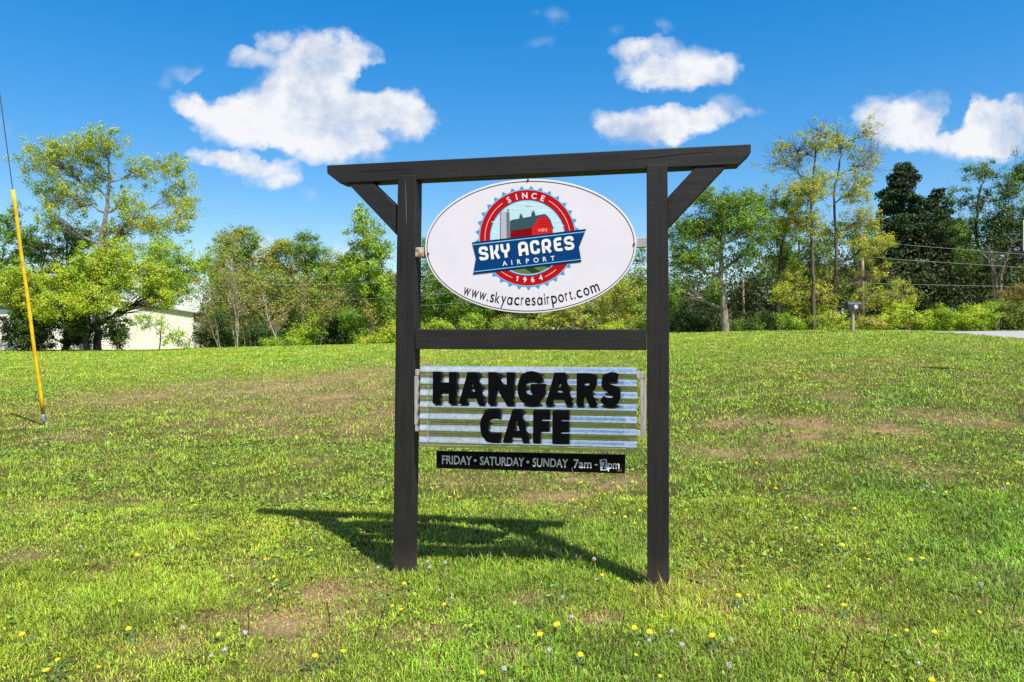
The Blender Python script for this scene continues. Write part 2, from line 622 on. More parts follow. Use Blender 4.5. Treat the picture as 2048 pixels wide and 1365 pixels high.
def tube_np(pts, rad, n=6):
    P = np.asarray(pts, dtype=float)
    r = np.full(len(P), rad, dtype=float) if np.isscalar(rad) else np.asarray(rad, dtype=float)
    T = np.gradient(P, axis=0)
    T /= np.linalg.norm(T, axis=1, keepdims=True) + 1e-9
    ref = np.array([0.31, 0.95, 0.02]) if abs(T[0] @ np.array([0.31, 0.95, 0.02])) < 0.9 else np.array([1.0, 0, 0])
    A = np.cross(T, ref)
    A /= np.linalg.norm(A, axis=1, keepdims=True) + 1e-9
    B = np.cross(T, A)
    th = np.arange(n) / n * 2 * np.pi
    V = P[:, None, :] + r[:, None, None] * (A[:, None, :] * np.cos(th)[None, :, None] + B[:, None, :] * np.sin(th)[None, :, None])
    k = np.arange(len(P) - 1)[:, None] * n
    i = np.arange(n)[None, :]
    j = (i + 1) % n
    Q = np.stack([k + i, k + j, k + n + j, k + n + i], axis=-1).reshape(-1, 4)
    return V.reshape(-1, 3), Q


# ------------------------------------------------------------------ noise and the lie of the land
def vnoise(x, y, seed=0):
    x = np.asarray(x, dtype=float)
    y = np.asarray(y, dtype=float)
    xi, yi = np.floor(x), np.floor(y)
    fx, fy = x - xi, y - yi
    fx = fx * fx * (3 - 2 * fx)
    fy = fy * fy * (3 - 2 * fy)

    def hsh(a, b):
        s = np.sin(a * 127.1 + b * 311.7 + seed * 74.7) * 43758.5453
        return s - np.floor(s)
    return (hsh(xi, yi) * (1 - fx) + hsh(xi + 1, yi) * fx) * (1 - fy) + (hsh(xi, yi + 1) * (1 - fx) + hsh(xi + 1, yi + 1) * fx) * fy


def fbm(x, y, seed=0, o=4):
    s, a, t = 0, 1.0, 0
    for k in range(o):
        s = s + a * vnoise(np.asarray(x) * 2 ** k, np.asarray(y) * 2 ** k, seed + k * 7)
        t += a
        a *= 0.55
    return s / t


# bearing -> (crest distance, crest height, farther distance, farther height)
_T = np.array([(-700, 704, 50, 700, 75), (0, 703, 50, 700, 72), (300, 702, 50, 699, 72), (390, 698, 50, 697, 72), (790, 688, 45, 690, 65),
               (1100, 678, 42, 680, 60), (1340, 668, 38, 672, 55), (1500, 663.5, 35, 668, 50), (1700, 661, 32, 667, 44),
               (1800, 662, 31, 665, 41), (1890, 665.5, 30, 665.5, 38), (2048, 678, 27, 664, 38), (2200, 684, 26, 664, 38), (2800, 690, 26, 664, 38)], dtype=float)
_U = (_T[:, 0] - CX) / F
_R1 = _T[:, 2]
_Z1 = EYE - (_T[:, 1] - HY) / F * _T[:, 2]
_R2 = _T[:, 4]
_Z2 = EYE - (_T[:, 3] - HY) / F * _T[:, 4]


def land(x, y):
    x = np.asarray(x, dtype=float)
    y = np.asarray(y, dtype=float)
    yy = np.maximum(y, 1.0)
    u = np.clip(x / yy, _U[0], _U[-1])
    r1, z1, r2, z2 = (np.interp(u, _U, q) for q in (_R1, _Z1, _R2, _Z2))
    t = np.clip((yy - 5.0) / (r1 - 5.0), 0, 1)
    a = z1 * t * (1 + 0.22 * (1 - t)) * np.clip(t * 8, 0, 1) ** 0.5
    t2 = np.clip((yy - r1) / (r2 - r1), 0, 1)
    z = a + (z2 - z1) * t2
    z = z + (fbm(x * 1.1, y * 1.1, 5, 3) - 0.5) * 0.05 * np.clip(1 - (yy - 8) / 40, 0.15, 1) * np.clip((np.hypot(x - .1, y - 4.8) - 1.5) / 3, 0.12, 1)
    return z


def land1(x, y):
    return float(land(np.array([x]), np.array([y]))[0])


def at(px, py, d):
    return Vector(((px - CX) / F * d, d, EYE - (py - HY) / F * d))


_DS = np.concatenate([np.arange(2.2, 12, 0.01), np.arange(12, 90, 0.04)])


def on_ground(px, py):
    z = EYE - (py - HY) / F * _DS
    hit = np.nonzero(z <= land((px - CX) / F * _DS, _DS))[0]
    d = _DS[hit[0]] if len(hit) else 45.0
    x = (px - CX) / F * d
    return Vector((x, d, land1(x, d)))


# dry, thatchy and bare patches of the lawn: (photo place, half width, half depth as seen, strength, kind)
_PATCH = []
for px, py, rx, ry, s in [
        (330, 785, 130, 22, .75), (520, 775, 170, 22, .85), (690, 760, 130, 20, .9), (640, 800, 150, 26, .8), (760, 830, 60, 30, .75), (560, 830, 120, 22, .7),
        (140, 870, 60, 14, .6), (60, 850, 40, 8, .6), (300, 690, 60, 5, .2),
        (1470, 850, 70, 10, .85), (1620, 850, 90, 14, .95), (1760, 860, 90, 14, .95), (1900, 840, 70, 12, .95), (1990, 845, 60, 10, .9), (1650, 870, 110, 12, .8),
        (1440, 908, 60, 12, .9), (1560, 912, 60, 10, .9), (1380, 890, 40, 10, .6), (1690, 792, 50, 8, .5), (1650, 752, 40, 5, .5),
        (1100, 998, 60, 12, .95), (1240, 962, 50, 12, .95), (1170, 1030, 40, 10, .5), (900, 962, 50, 14, .5),
        (690, 1180, 60, 30, 1.1), (740, 1170, 40, 18, .9), (480, 1130, 60, 14, .5), (60, 1115, 45, 16, .75), (210, 1140, 40, 12, .6), (560, 1250, 80, 25, .5), (440, 1235, 60, 16, .5),
        (350, 1290, 70, 22, .65), (600, 1320, 70, 18, .6), (820, 1270, 50, 12, .7), (880, 1262, 30, 10, .8), (1200, 1235, 50, 14, .95), (1060, 1200, 60, 18, .5), (1010, 1310, 50, 14, .6),
        (1640, 1000, 40, 10, .6), (1610, 1220, 40, 12, .6), (1700, 1250, 70, 25, .45), (2040, 1245, 30, 18, .6), (1500, 1190, 50, 14, .4), (1350, 1350, 50, 14, .5), (200, 1365, 60, 20, .35)]:
    g = on_ground(px, py)
    d = g.y
    gx = rx / F * d
    g2 = on_ground(px, py - ry)
    _PATCH.append((g.x, g.y, gx, max(0.12, g2.y - g.y), s))


def dryness(x, y):
    n = fbm(x * 0.9, y * 0.9, 11, 4)
    n2 = fbm(x * 3.1, y * 3.1, 21, 3)
    s = np.zeros_like(np.asarray(x, dtype=float))
    for (cx, cy, rx, ry, a) in _PATCH:
        q = ((x - cx) / rx) ** 2 + ((y - cy) / ry) ** 2
        s = np.maximum(s, 0.72 * a * np.exp(-q * 0.8))
    n3 = fbm(x * 8.5, y * 8.5, 41, 2)
    return np.clip(s * (0.1 + 1.1 * n2 + 0.75 * n3) + np.clip((n - 0.55) * 2.2, 0, .6) * n2 * 1.3 + np.clip(n2 - .62, 0, 1) * .9, 0, 1.2)


def lush(x, y):
    return np.clip((fbm(x * 0.55 + 40, y * 0.55, 31, 3) - 0.38) * 2.6, 0, 1)


def build_ground():
    def axis(near, lim, fine, grow):
        a = [0.0]
        s = fine
        while a[-1] < lim:
            a.append(a[-1] + s)
            if a[-1] > near:
                s *= grow
        return np.array(a)
    xs = axis(7, 420, 0.16, 1.045)
    xs = np.concatenate([-xs[:0:-1], xs])
    yp = axis(9, 420, 0.14, 1.03)
    yn = axis(4, 320, 0.8, 1.2)
    ys = np.concatenate([-yn[:0:-1], yp])
    X, Y = np.meshgrid(xs, ys)
    Z = land(X, Y)
    nx, ny = len(xs), len(ys)
    k = np.arange(ny - 1)[:, None] * nx
    i = np.arange(nx - 1)[None, :]
    Q = np.stack([k + i, k + i + 1, k + nx + i + 1, k + nx + i], axis=-1).reshape(-1, 4)
    dr = dryness(X, Y)[..., None]
    n = fbm(X * 2.3, Y * 2.3, 3, 3)[..., None]
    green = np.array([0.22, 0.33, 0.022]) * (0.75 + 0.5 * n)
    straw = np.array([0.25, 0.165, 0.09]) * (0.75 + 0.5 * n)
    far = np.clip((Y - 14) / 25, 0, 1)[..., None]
    base = green * (0.12 + 0.9 * far) + straw * 0.12 * (1 - far)  # near ground colour darkened to stand for shade between the grass blades
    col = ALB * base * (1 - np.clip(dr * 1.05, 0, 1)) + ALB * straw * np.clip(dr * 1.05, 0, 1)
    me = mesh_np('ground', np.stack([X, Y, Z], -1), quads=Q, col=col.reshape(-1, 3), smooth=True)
    m = mat('soil_and_thatch', (0.1, 0.1, 0.03), 0.95, 0, 0.1)
    nt = m.node_tree
    N, L = nt.nodes.new, nt.links.new
    b = nt.nodes['Principled BSDF']
    atr = N('ShaderNodeAttribute')
    atr.attribute_name = 'Col'
    tc = N('ShaderNodeTexCoord')
    n1 = N('ShaderNodeTexNoise')
    n1.inputs['Scale'].default_value = 45
    n1.inputs['Detail'].default_value = 6
    L(tc.outputs['Object'], n1.inputs['Vector'])
    mr = N('ShaderNodeMapRange')
    L(n1.outputs['Fac'], mr.inputs[0])
    mr.inputs[1].default_value = 0.3
    mr.inputs[2].default_value = 0.7
    mr.inputs[3].default_value = 0.5
    mr.inputs[4].default_value = 1.5
    sc = N('ShaderNodeVectorMath')
    sc.operation = 'SCALE'
    L(atr.outputs['Color'], sc.inputs[0])
    L(mr.outputs[0], sc.inputs['Scale'])
    L(sc.outputs[0], b.inputs['Base Color'])
    bp = N('ShaderNodeBump')
    bp.inputs['Strength'].default_value = 0.8
    bp.inputs['Distance'].default_value = 0.02
    L(n1.outputs['Fac'], bp.inputs['Height'])
    L(bp.outputs[0], b.inputs['Normal'])
    o = link('ground', me, m)
    tag(o, kind='structure')


build_ground()


def build_road():
    a = np.array([18.2, 30.0])
    dv = np.array([0.34, -0.94])
    nv = np.array([0.94, 0.34])
    ss = np.arange(-6.5, 40, 0.5)
    ts = np.linspace(0, 11.2, 24)
    S, T = np.meshgrid(ss, ts)
    wob = 0.18 * np.sin(S * 1.3) * (T == 0)
    X = a[0] + S * dv[0] + (T + wob) * nv[0]
    Y = a[1] + S * dv[1] + (T + wob) * nv[1]
    Z = land(X, Y) + 0.045
    Z[0] -= 0.06
    nx, ny = len(ss), len(ts)
    k = np.arange(ny - 1)[:, None] * nx
    i = np.arange(nx - 1)[None, :]
    Q = np.stack([k + i, k + i + 1, k + nx + i + 1, k + nx + i], axis=-1).reshape(-1, 4)
    o = link('road', mesh_np('road', np.stack([X, Y, Z], -1), quads=Q), M['asphalt'])
    tag(o, kind='structure')


build_road()


def build_grass():
    rng = np.random.default_rng(7)
    parts = []

    def zone(y0, y1, dens, wid, hgt, full):
        area = 0.5 * 1.72 * (y1 * y1 - y0 * y0) + 1.8 * (y1 - y0)
        n = int(area * dens)
        k = 7
        n = n // k
        y = np.sqrt(rng.uniform(y0 * y0, y1 * y1, n))
        x = rng.uniform(-1, 1, n) * (0.86 * y + 0.9)
        x, y = np.repeat(x, k), np.repeat(y, k)
        n = n * k
        tuft = np.repeat(rng.uniform(0.62, 1.3, n // k), k)
        ox, oy = rng.normal(size=n) * wid * 3.4, rng.normal(size=n) * wid * 3.4
        x, y = x + ox, y + oy
        dr = dryness(x, y)
        lu = np.clip(lush(x, y) + np.clip(x * .16, -.3, .35) * np.clip(1.35 - y / 9, 0, 1) - .22, 0, 1.25)
        keep = rng.random(n) > np.clip(dr * 0.5, 0, 0.5)
        # not on the road
        s = (x - 18.2) * 0.94 + (y - 30) * 0.34
        al = (x - 18.2) * 0.34 - (y - 30) * 0.94
        keep &= ~((s > 0.05) & (s < 11.2) & (al > -6.5))
        x, y, dr, lu, tuft, ox, oy = (q[keep] for q in (x, y, dr, lu, tuft, ox, oy))
        n = len(x)
        z = land(x, y)
        clump = fbm(x * 4.5, y * 4.5, 51, 2)
        h = hgt * rng.uniform(0.45, 1.25, n) * (0.45 + 0.45 * lu + 1.0 * clump ** 1.6) * (1 - 0.4 * np.clip(dr, 0, 1))
        # longer, unmown grass against the two sign posts and the guy anchor
        for (bx, by, br, k) in TALL:
            q = ((x - bx) ** 2 + (y - by) ** 2) / br ** 2
            h *= 1 + k * np.exp(-q)
        w = wid * rng.uniform(0.6, 1.35, n)
        ang = np.arctan2(oy, ox) + rng.normal(size=n) * 0.8
        lean = rng.uniform(0.2, 1.5, n)
        dx, dy = np.cos(ang), np.sin(ang)
        sx, sy = -dy, dx
        fl = rng.uniform(-0.9, 0.9, n)
        sx, sy = sx * np.cos(fl) + dx * np.sin(fl), sy * np.cos(fl) + dy * np.sin(fl)
        # colour of each blade
        t = rng.random(n)[:, None]
        g = np.array([0.195, 0.385, 0.016]) * (1 - t) + np.array([0.43, 0.53, 0.026]) * t
        deep = np.array([0.125, 0.37, 0.018])
        g = g * (1 - 0.62 * lu[:, None]) + deep * 0.62 * lu[:, None]
        straw = np.array([0.52, 0.37, 0.18]) * rng.uniform(0.5, 1.15, (n, 1))
        rust = np.array([0.28, 0.15, 0.08])
        straw = straw * 0.7 + rust * 0.3
        isdry = rng.random(n) < np.clip(0.07 + dr * 0.66, 0, 0.85)
        weed = fbm(x * 2.6 + 3, y * 2.6, 91, 3)
        col = ALB * np.where(isdry[:, None], straw, g) * rng.uniform(0.55, 1.3, (n, 1)) * ((0.5 + 0.95 * weed) * tuft)[:, None]
        yel = np.clip((fbm(x * 0.5, y * 0.5 + 9, 71, 3) - 0.4) * 2.2, 0, 1)[:, None]
        col = col * (1 - yel * 0.35) + col * np.array([1.5, 1.12, 0.95]) * yel * 0.35
        P = np.stack([x, y, z - 0.004], -1)
        S = np.stack([sx, sy, np.zeros(n)], -1) * (w * 0.5)[:, None]
        D = np.stack([dx, dy, np.zeros(n)], -1)
        up = np.array([0, 0, 1.0])
        tip = P + D * (h * np.sin(lean))[:, None] + up * (h * np.cos(lean))[:, None]
        if full:
            mid = P + D * (h * 0.5 * np.sin(lean * 0.55))[:, None] + up * (h * 0.55 * np.cos(lean * 0.55))[:, None]
            V = np.stack([P - S, P + S, mid + S * 0.8, mid - S * 0.8, tip], 1)
            parts.append((V.reshape(-1, 3), 5, n, np.repeat(col, 5, 0)))
        else:
            V = np.stack([P - S, P + S, tip], 1)
            parts.append((V.reshape(-1, 3), 3, n, np.repeat(col, 3, 0)))
    zone(3.0, 5.0, 11500, 0.0044, 0.050, True)
    zone(5.0, 7.0, 7500, 0.0056, 0.053, True)
    zone(7.0, 10.0, 3600, 0.0085, 0.058, False)
    zone(10.0, 15.0, 1500, 0.0135, 0.062, False)
    zone(15.0, 24.0, 820, 0.018, 0.066, False)
    zone(24.0, 36.0, 400, 0.027, 0.075, False)
    zone(36.0, 56.0, 170, 0.042, 0.09, False)
    # low broad leaves: clover and plantain in loose colonies
    n = 30000
    y = np.sqrt(rng.uniform(9.0, 110.0, n))
    x = rng.uniform(-1, 1, n) * (0.76 * y + 0.6)
    keep = (fbm(x * 1.7 + 20, y * 1.7, 61, 3) + rng.normal(size=n) * .05 > 0.55) & (dryness(x, y) < .6)
    x, y = x[keep], y[keep]
    n = len(x)
    sz = rng.uniform(0.008, 0.020, n) * (0.8 + y / 14)
    P = np.stack([x, y, land(x, y) + rng.uniform(.004, .035, n)], -1)
    nm = rng.normal(size=(n, 3)) * .45 + np.array([0, 0, 1.0])
    nm /= np.linalg.norm(nm, axis=1, keepdims=True)
    a = np.cross(nm, rng.normal(size=(n, 3)))
    a /= np.linalg.norm(a, axis=1, keepdims=True)
    b = np.cross(nm, a)
    a *= sz[:, None]
    b *= (sz * .62)[:, None]
    V4 = np.stack([P - a, P - b, P + a, P + b], 1).reshape(-1, 3)
    c4 = np.array([(0.14, 0.28, 0.02), (0.22, 0.36, 0.025), (0.10, 0.22, 0.018)])[rng.integers(0, 3, n)] * rng.uniform(.7, 1.25, (n, 1)) * ALB
    parts.append((V4, 4, n, np.repeat(c4, 4, 0)))
    V, Qs, Ts, Cs, off = [], [], [], [], 0
    for (v, k, n, c) in parts:
        b = off + np.arange(n)[:, None] * k
        if k == 5:
            Qs.append(b + np.array([[0, 1, 2, 3]]))
            Ts.append(b + np.array([[3, 2, 4]]))
        elif k == 4:
            Qs.append(b + np.array([[0, 1, 2, 3]]))
        else:
            Ts.append(b + np.array([[0, 1, 2]]))
        V.append(v)
        Cs.append(c)
        off += len(v)
    me = mesh_np('grass', np.concatenate(V), quads=np.concatenate(Qs), tris=np.concatenate(Ts), col=np.concatenate(Cs))
    o = link('grass', me, M['grass'])
    tag(o, 'short mown lawn grass with straw-coloured dry patches', 'grass', kind='stuff')


# ------------------------------------------------------------------ the sign frame's own axes
YAW = R(10.5)
O0 = Vector(((1316 - CX) / F * 4.65, 4.65, 0.0))
EX = Vector((math.cos(YAW), -math.sin(YAW), 0))
EY = Vector((math.sin(YAW), math.cos(YAW), 0))


def fp(px, py, c):
    """point of the frame's vertical plane at depth c behind the post faces, in the frame's own axes"""
    r = Vector(((px - CX) / F, 1.0, -(py - HY) / F))
    o = Vector((0, 0, EYE)) - O0
    t = (c - o.dot(EY)) / r.dot(EY)
    p = o + r * t
    return Vector((p.dot(EX), c, p.z))


def fworld(v):
    return O0 + EX * v.x + EY * v.y + Vector((0, 0, v.z))


TALL = []
for (px, py, rr, k) in [(1320, 1198, .15, 1.7), (1350, 1222, .26, 1.6), (812, 1168, .12, .6), (800, 1150, .16, .3), (980, 1135, .40, .7), (1080, 1120, .35, .7), (250, 1200, .5, .5), (1180, 1100, .4, .5), (100, 1150, .4, .6), (330, 1075, .35, .7)]:
    g = on_ground(px, py)
    TALL.append((g.x, g.y, rr, k))
build_grass()


def plank(name, poly, c, depth, m, parent, base=Vector((0, 0, 0)), bevel=0.004):
    fr = [fp(x, y, c) - base for x, y in poly]
    bk = [p + Vector((0, depth, 0)) for p in fr]
    mb = MB()
    mb.prism(fr, bk)
    return mb.build(name, m, parent, bevel=bevel, seg=2)


# ---- 2D fills: outlines -> mesh
_cache = {}


def fill_mesh(loops, extrude=0.0, bevel=0.0, offset=0.0):
    cu = bpy.data.curves.new('outline', 'CURVE')
    cu.dimensions = '2D'
    cu.fill_mode = 'BOTH'
    cu.extrude = extrude
    cu.bevel_depth = bevel
    cu.bevel_resolution = 2
    cu.offset = offset
    for lp in loops:
        sp = cu.splines.new('POLY')
        sp.points.add(len(lp) - 1)
        for i, (x, y) in enumerate(lp):
            sp.points[i].co = (x, y, 0, 1)
        sp.use_cyclic_u = True
    ob = bpy.data.objects.new('outline', cu)
    C.objects.link(ob)
    dg = bpy.context.evaluated_depsgraph_get()
    me = ob.evaluated_get(dg).to_mesh()
    V = [tuple(v.co) for v in me.vertices]
    Fc = [tuple(p.vertices) for p in me.polygons]
    bpy.data.objects.remove(ob)
    bpy.data.curves.remove(cu)
    return V, Fc


_font = None


def glyphs(text, bold=0.0, spacing=1.0):
    key = (text, bold, spacing)
    if key in _cache:
        return _cache[key]
    cu = bpy.data.curves.new('glyph', 'FONT')
    cu.body = text
    if _font:
        cu.font = _font
    cu.offset = bold
    cu.space_character = spacing
    cu.resolution_u = 4
    ob = bpy.data.objects.new('glyph', cu)
    C.objects.link(ob)
    dg = bpy.context.evaluated_depsgraph_get()
    me = ob.evaluated_get(dg).to_mesh()
    V = np.array([tuple(v.co)[:2] for v in me.vertices]).reshape(-1, 2)
    Fc = [tuple(p.vertices) for p in me.polygons]
    bpy.data.objects.remove(ob)
    bpy.data.curves.remove(cu)
    _cache[key] = (V, Fc)
    return V, Fc


CAP = float(glyphs('H')[0][:, 1].max())
XH = float(glyphs('x')[0][:, 1].max())


class Art:
    """flat vinyl shapes cut and stuck on a board, given as they lie on it"""

    def __init__(self, c, base):
        self.c, self.base, self.mb = c, base, MB()
        self.k = 0

    def put(self, V2, Fc, lift=0.0):
        self.mb.add([fp(x, y, self.c - lift) - self.base for x, y in V2], Fc)

    def poly(self, loops, lift=0.0):
        V, Fc = fill_mesh(loops)
        self.put([(v[0], v[1]) for v in V], Fc, lift)
        return self

    def strip(self, pts, w, lift=0.0, closed=False):
        P = np.array(pts, dtype=float)
        n = len(P)
        if closed:
            T = np.roll(P, -1, 0) - np.roll(P, 1, 0)
        else:
            T = np.gradient(P, axis=0)
        T /= np.linalg.norm(T, axis=1, keepdims=True) + 1e-9
        Nn = np.stack([-T[:, 1], T[:, 0]], -1) * w / 2
        V = list(map(tuple, P + Nn)) + list(map(tuple, P - Nn))
        m = n if closed else n - 1
        self.put(V, [(i, (i + 1) % n, (i + 1) % n + n, i + n) for i in range(m)], lift)
        return self

    def text(self, s, p0, p1, cap, bold=0.0, lift=0.0, spacing=1.0, lower=False):
        V, Fc = glyphs(s, bold, spacing)
        x0, x1 = V[:, 0].min(), V[:, 0].max()
        d = np.array(p1, float) - np.array(p0, float)
        ln = np.hypot(*d)
        up = np.array([d[1], -d[0]]) / ln
        if up[1] > 0:
            up = -up
        Q = [(p0[0] + (x - x0) / (x1 - x0) * d[0] + up[0] * y / CAP * cap, p0[1] + (x - x0) / (x1 - x0) * d[1] + up[1] * y / CAP * cap) for x, y in V]
        self.put(Q, Fc, lift)
        return self

    def letter(self, ch, x, y, ang, cap, width=None, bold=0.0, lift=0.0):
        """one glyph, its baseline middle at (x, y), turned by ang (anticlockwise as seen)"""
        V, Fc = glyphs(ch, bold)
        s = cap / CAP
        sx = s if width is None else width / (V[:, 0].max() - V[:, 0].min())
        mx = (V[:, 0].max() + V[:, 0].min()) / 2
        ca, sa = math.cos(ang), math.sin(ang)
        Q = []
        for gx, gy in V:
            a, b = (gx - mx) * sx, gy * s
            Q.append((x + a * ca - b * sa, y - (a * sa + b * ca)))
        self.put(Q, Fc, lift)
        return self

    def build(self, name, m, parent):
        me = bpy.data.meshes.new(name)
        me.from_pydata([tuple(v) for v in self.mb.v], [], self.mb.f)
        return link(name, me, m, parent)


# ------------------------------------------------------------------ timber sign frame
fr = thing('sign_frame', 'charcoal painted timber post-and-beam frame carrying the three signs', 'sign frame', O0, -YAW)
ZB = 1235
plank('post', [(795.5, 352), (832, 351), (828.6, 660), (820.5, ZB), (784.6, ZB), (791.3, 640)], 0.0, 0.14, M['timber_z'], fr)
plank('post', [(1293.2, 329.5), (1334.8, 328.6), (1338.4, 640), (1338, ZB + 30), (1294.8, ZB + 30), (1294, 640)], 0.0, 0.14, M['timber_z'], fr)
plank('beam', [(653.5, 331), (1502, 288.6), (1502, 305.2), (1477.8, 329.0), (679.4, 367.0), (654, 347)], 0.012, 0.14, M['timber_x'], fr)
plank('brace', [(694.5, 366.2), (743, 364.0), (794.4, 414), (793.6, 471)], 0.020, 0.11, M['timber_x'], fr, bevel=0.003)
plank('brace', [(1392.5, 333.2), (1454, 330.2), (1336.2, 456), (1336.2, 394)], 0.020, 0.12, M['timber_x'], fr, bevel=0.003)
plank('rail', [(829.4, 659), (1293.6, 659.3), (1293.6, 701), (829.4, 698.8)], -0.002, 0.09, M['timber_x'], fr)
M['crack_pale'] = mat('split_in_timber', (0.16, 0.12, 0.09), 0.9, 0, 0.1)
M['crack_dark'] = mat('dark_split', (0.006, 0.005, 0.005), 0.9, 0, 0.1)
for pts, w, c, mm in [([(811.2, 358), (811.6, 392), (812.6, 425), (812.9, 452)], .75, -0.0008, 'crack_pale'), ([(829.6, 400), (829.8, 430)], .5, -0.0008, 'crack_pale'),
                      ([(1262, 319.5), (1300, 316), (1340, 311.5), (1385, 307), (1430, 304.5)], .7, 0.0112, 'crack_dark'), ([(1318.6, 690), (1319.4, 740), (1319, 800)], .55, -0.0008, 'crack_dark'),
                      ([(800, 470), (801, 520), (800.5, 560)], .45, -0.0008, 'crack_dark'), ([(700, 345), (760, 342), (820, 338)], .4, 0.0112, 'crack_dark'),
                      ([(1310, 900), (1311, 960), (1310.4, 1010)], .45, -0.0008, 'crack_dark')]:
    P_ = np.array(pts, float)
    wd = w * np.sin(np.linspace(.25, math.pi - .25, len(P_)))
    hz = abs(P_[-1][0] - P_[0][0]) > abs(P_[-1][1] - P_[0][1])
    o_ = np.stack([np.zeros(len(P_)), wd], -1) if hz else np.stack([wd, np.zeros(len(P_))], -1)
    lp = list(map(tuple, P_ + o_)) + list(map(tuple, (P_ - o_)[::-1]))
    n_ = len(P_)
    MB().add([fp(x, y, c) for x, y in lp], [(i, i + 1, 2 * n_ - 2 - i, 2 * n_ - 1 - i) for i in range(n_ - 1)]).build('crack', M[mm], fr)
# weathered slats fixed between the posts, behind the metal sheet
cb = 0.004
plank('batten', [(830, 739.5), (1291, 744), (1291, 757), (830, 752)], cb, 0.03, M['old_wood'], fr, bevel=0.002)
plank('batten', [(830, 851), (1291, 861.5), (1291, 874.5), (830, 863)], cb, 0.03, M['old_wood'], fr, bevel=0.002)
plank('cleat', [(828.6, 752.5), (838, 753), (838, 850.5), (828.6, 850)], cb + 0.002, 0.035, M['old_wood'], fr, bevel=0.002)
plank('cleat', [(1280.5, 757.6), (1292.2, 757.6), (1292.2, 861), (1280.5, 861)], cb + 0.002, 0.035, M['old_wood'], fr, bevel=0.002)

# ------------------------------------------------------------------ oval airport sign
co = -0.008
bo = fp(1061, 626, co)
ov = thing('oval_sign', 'white oval airport sign with a red and blue barn emblem, under the beam', 'sign', fworld(bo), -YAW)
# board: an ellipse on the frame's plane through the four extremes seen
ecx, ecy = 1061.3, 492.7
ea, eb, er = 211.5, 134.0, math.radians(1.5)


def ell(th, k=0.0):
    a, b = ea - k, eb - k
    x, y = a * math.cos(th), b * math.sin(th)
    return (ecx + x * math.cos(er) - y * math.sin(er), ecy - (x * math.sin(er) + y * math.cos(er)))


n = 160
ths = [i / n * 2 * math.pi for i in range(n)]
front = [fp(*ell(t), co) - bo for t in ths]
mb = MB()
mb.prism(front, [p + Vector((0, 0.014, 0)) for p in front])
obd = mb.build('board', M['board_white'], ov, bevel=0.0015, seg=1)
A = Art(co - 0.0012, bo)
A.strip([ell(t, 4.3) for t in ths], 1.35, closed=True)
A.build('border_line', M['art_line'], obd)
# two panels butt at a hairline joint below the emblem
A = Art(co - 0.0008, bo)
A.strip([(1077.5, 582), (1077.3, 624)], 0.45)
A.strip([(1071.6, 362), (1071.6, 372)], 0.45)
A.build('panel_joint', mat('joint_shadow_grey', (0.5, 0.5, 0.53), 0.6), obd)
for (x, y) in [(856.5, 508), (1268.2, 488.6), (1056, 360.6)]:
    q = fp(x, y, co) - bo
    mb = MB()
    mb.tube([(q.x, -0.007 + q.y, q.z), (q.x, q.y, q.z)], [0.006, 0.0075], 8)
    mb.build('bolt', M['art_line'], obd)
# brackets tying the board to the posts
mb = MB()
p0, p1 = fp(834, 516.5, 0.075) - bo, fp(862, 497, 0.075) - bo
mb.box(p0.x, p1.x, co - bo.y + 0.015, co - bo.y + 0.06, p0.z, p1.z)
mb.build('bracket', M['rust_bracket'], ov, bevel=0.003)
mb = MB()
p0, p1 = fp(1262, 497.5, 0.07) - bo, fp(1292.6, 478, 0.07) - bo
mb.box(p0.x, p1.x, co - bo.y + 0.015, co - bo.y + 0.055, p0.z, p1.z)
mb.build('bracket', M['old_wood'], ov, bevel=0.003)

em = thing('emblem', None, None)
em.parent = ov
K = 5.688
BX, BY = 930 + 712 / K, 360 + 660 / K
L0 = co - 0.0015
ST = 0.00015


def circ(r, n=96):
    return [(BX + r * math.cos(i / n * 2 * math.pi), BY - r * math.sin(i / n * 2 * math.pi)) for i in range(n)]


def layer(i):
    return Art(L0 - ST * i, bo)


nt_ = 33
teeth = []
for i in range(nt_):
    a = i / nt_ * 2 * math.pi + 0.03
    for k in range(4):
        teeth.append((BX + (97.6 + (0 if k else 0.3)) * math.cos(a + k * 0.028), BY - 97.6 * math.sin(a + k * 0.028)))
    am = a + 0.135
    teeth.append((BX + 104.8 * math.cos(am), BY - 104.8 * math.sin(am)))
layer(0).poly([teeth]).build('toothed_edge', M['art_blue'], em)
layer(1).poly([circ(97.0)]).build('ring_outline', M['art_paleblue'], em)
layer(2).poly([circ(95.6)]).build('red_ring', M['art_red'], em)
layer(3).poly([circ(76.4)]).build('ring_inner_outline', M['art_navy'], em)
layer(4).poly([circ(75.2)]).build('disc_rim', M['art_paleblue'], em)
layer(5).poly([circ(73.4)]).build('picture_sky', M['art_sky'], em)


def zk(pts):
    return [(930 + x / K, 360 + y / K) for x, y in pts]


A = layer(6)
for (x, y, w, h) in [(640, 272, 90, 7), (800, 290, 110, 8), (560, 330, 90, 6), (900, 350, 100, 9), (700, 330, 60, 5), (1040, 470, 60, 9), (1080, 520, 50, 8), (350, 480, 50, 8), (340, 600, 50, 10)]:
    A.poly([zk([(x + w * math.cos(t / 16 * 6.283), y + h * math.sin(t / 16 * 6.283)) for t in range(16)])], lift=0.0002 * (x % 3))
A.build('picture_cloud', M['art_cloud'], em)
A = layer(7)
A.poly([[(BX + 72.6 * math.cos(a), BY - 72.6 * math.sin(a)) for a in np.linspace(math.radians(-165), math.radians(-15), 40)]])
A.build('picture_field', M['art_field'], em)
A = layer(8)
A.poly([zk([(640, 985), (760, 985), (860, 1050), (770, 1066)])])
A.poly([zk([(880, 970), (1000, 955), (960, 1000), (935, 998)])])
A.build('picture_furrow', M['art_furrow'], em)
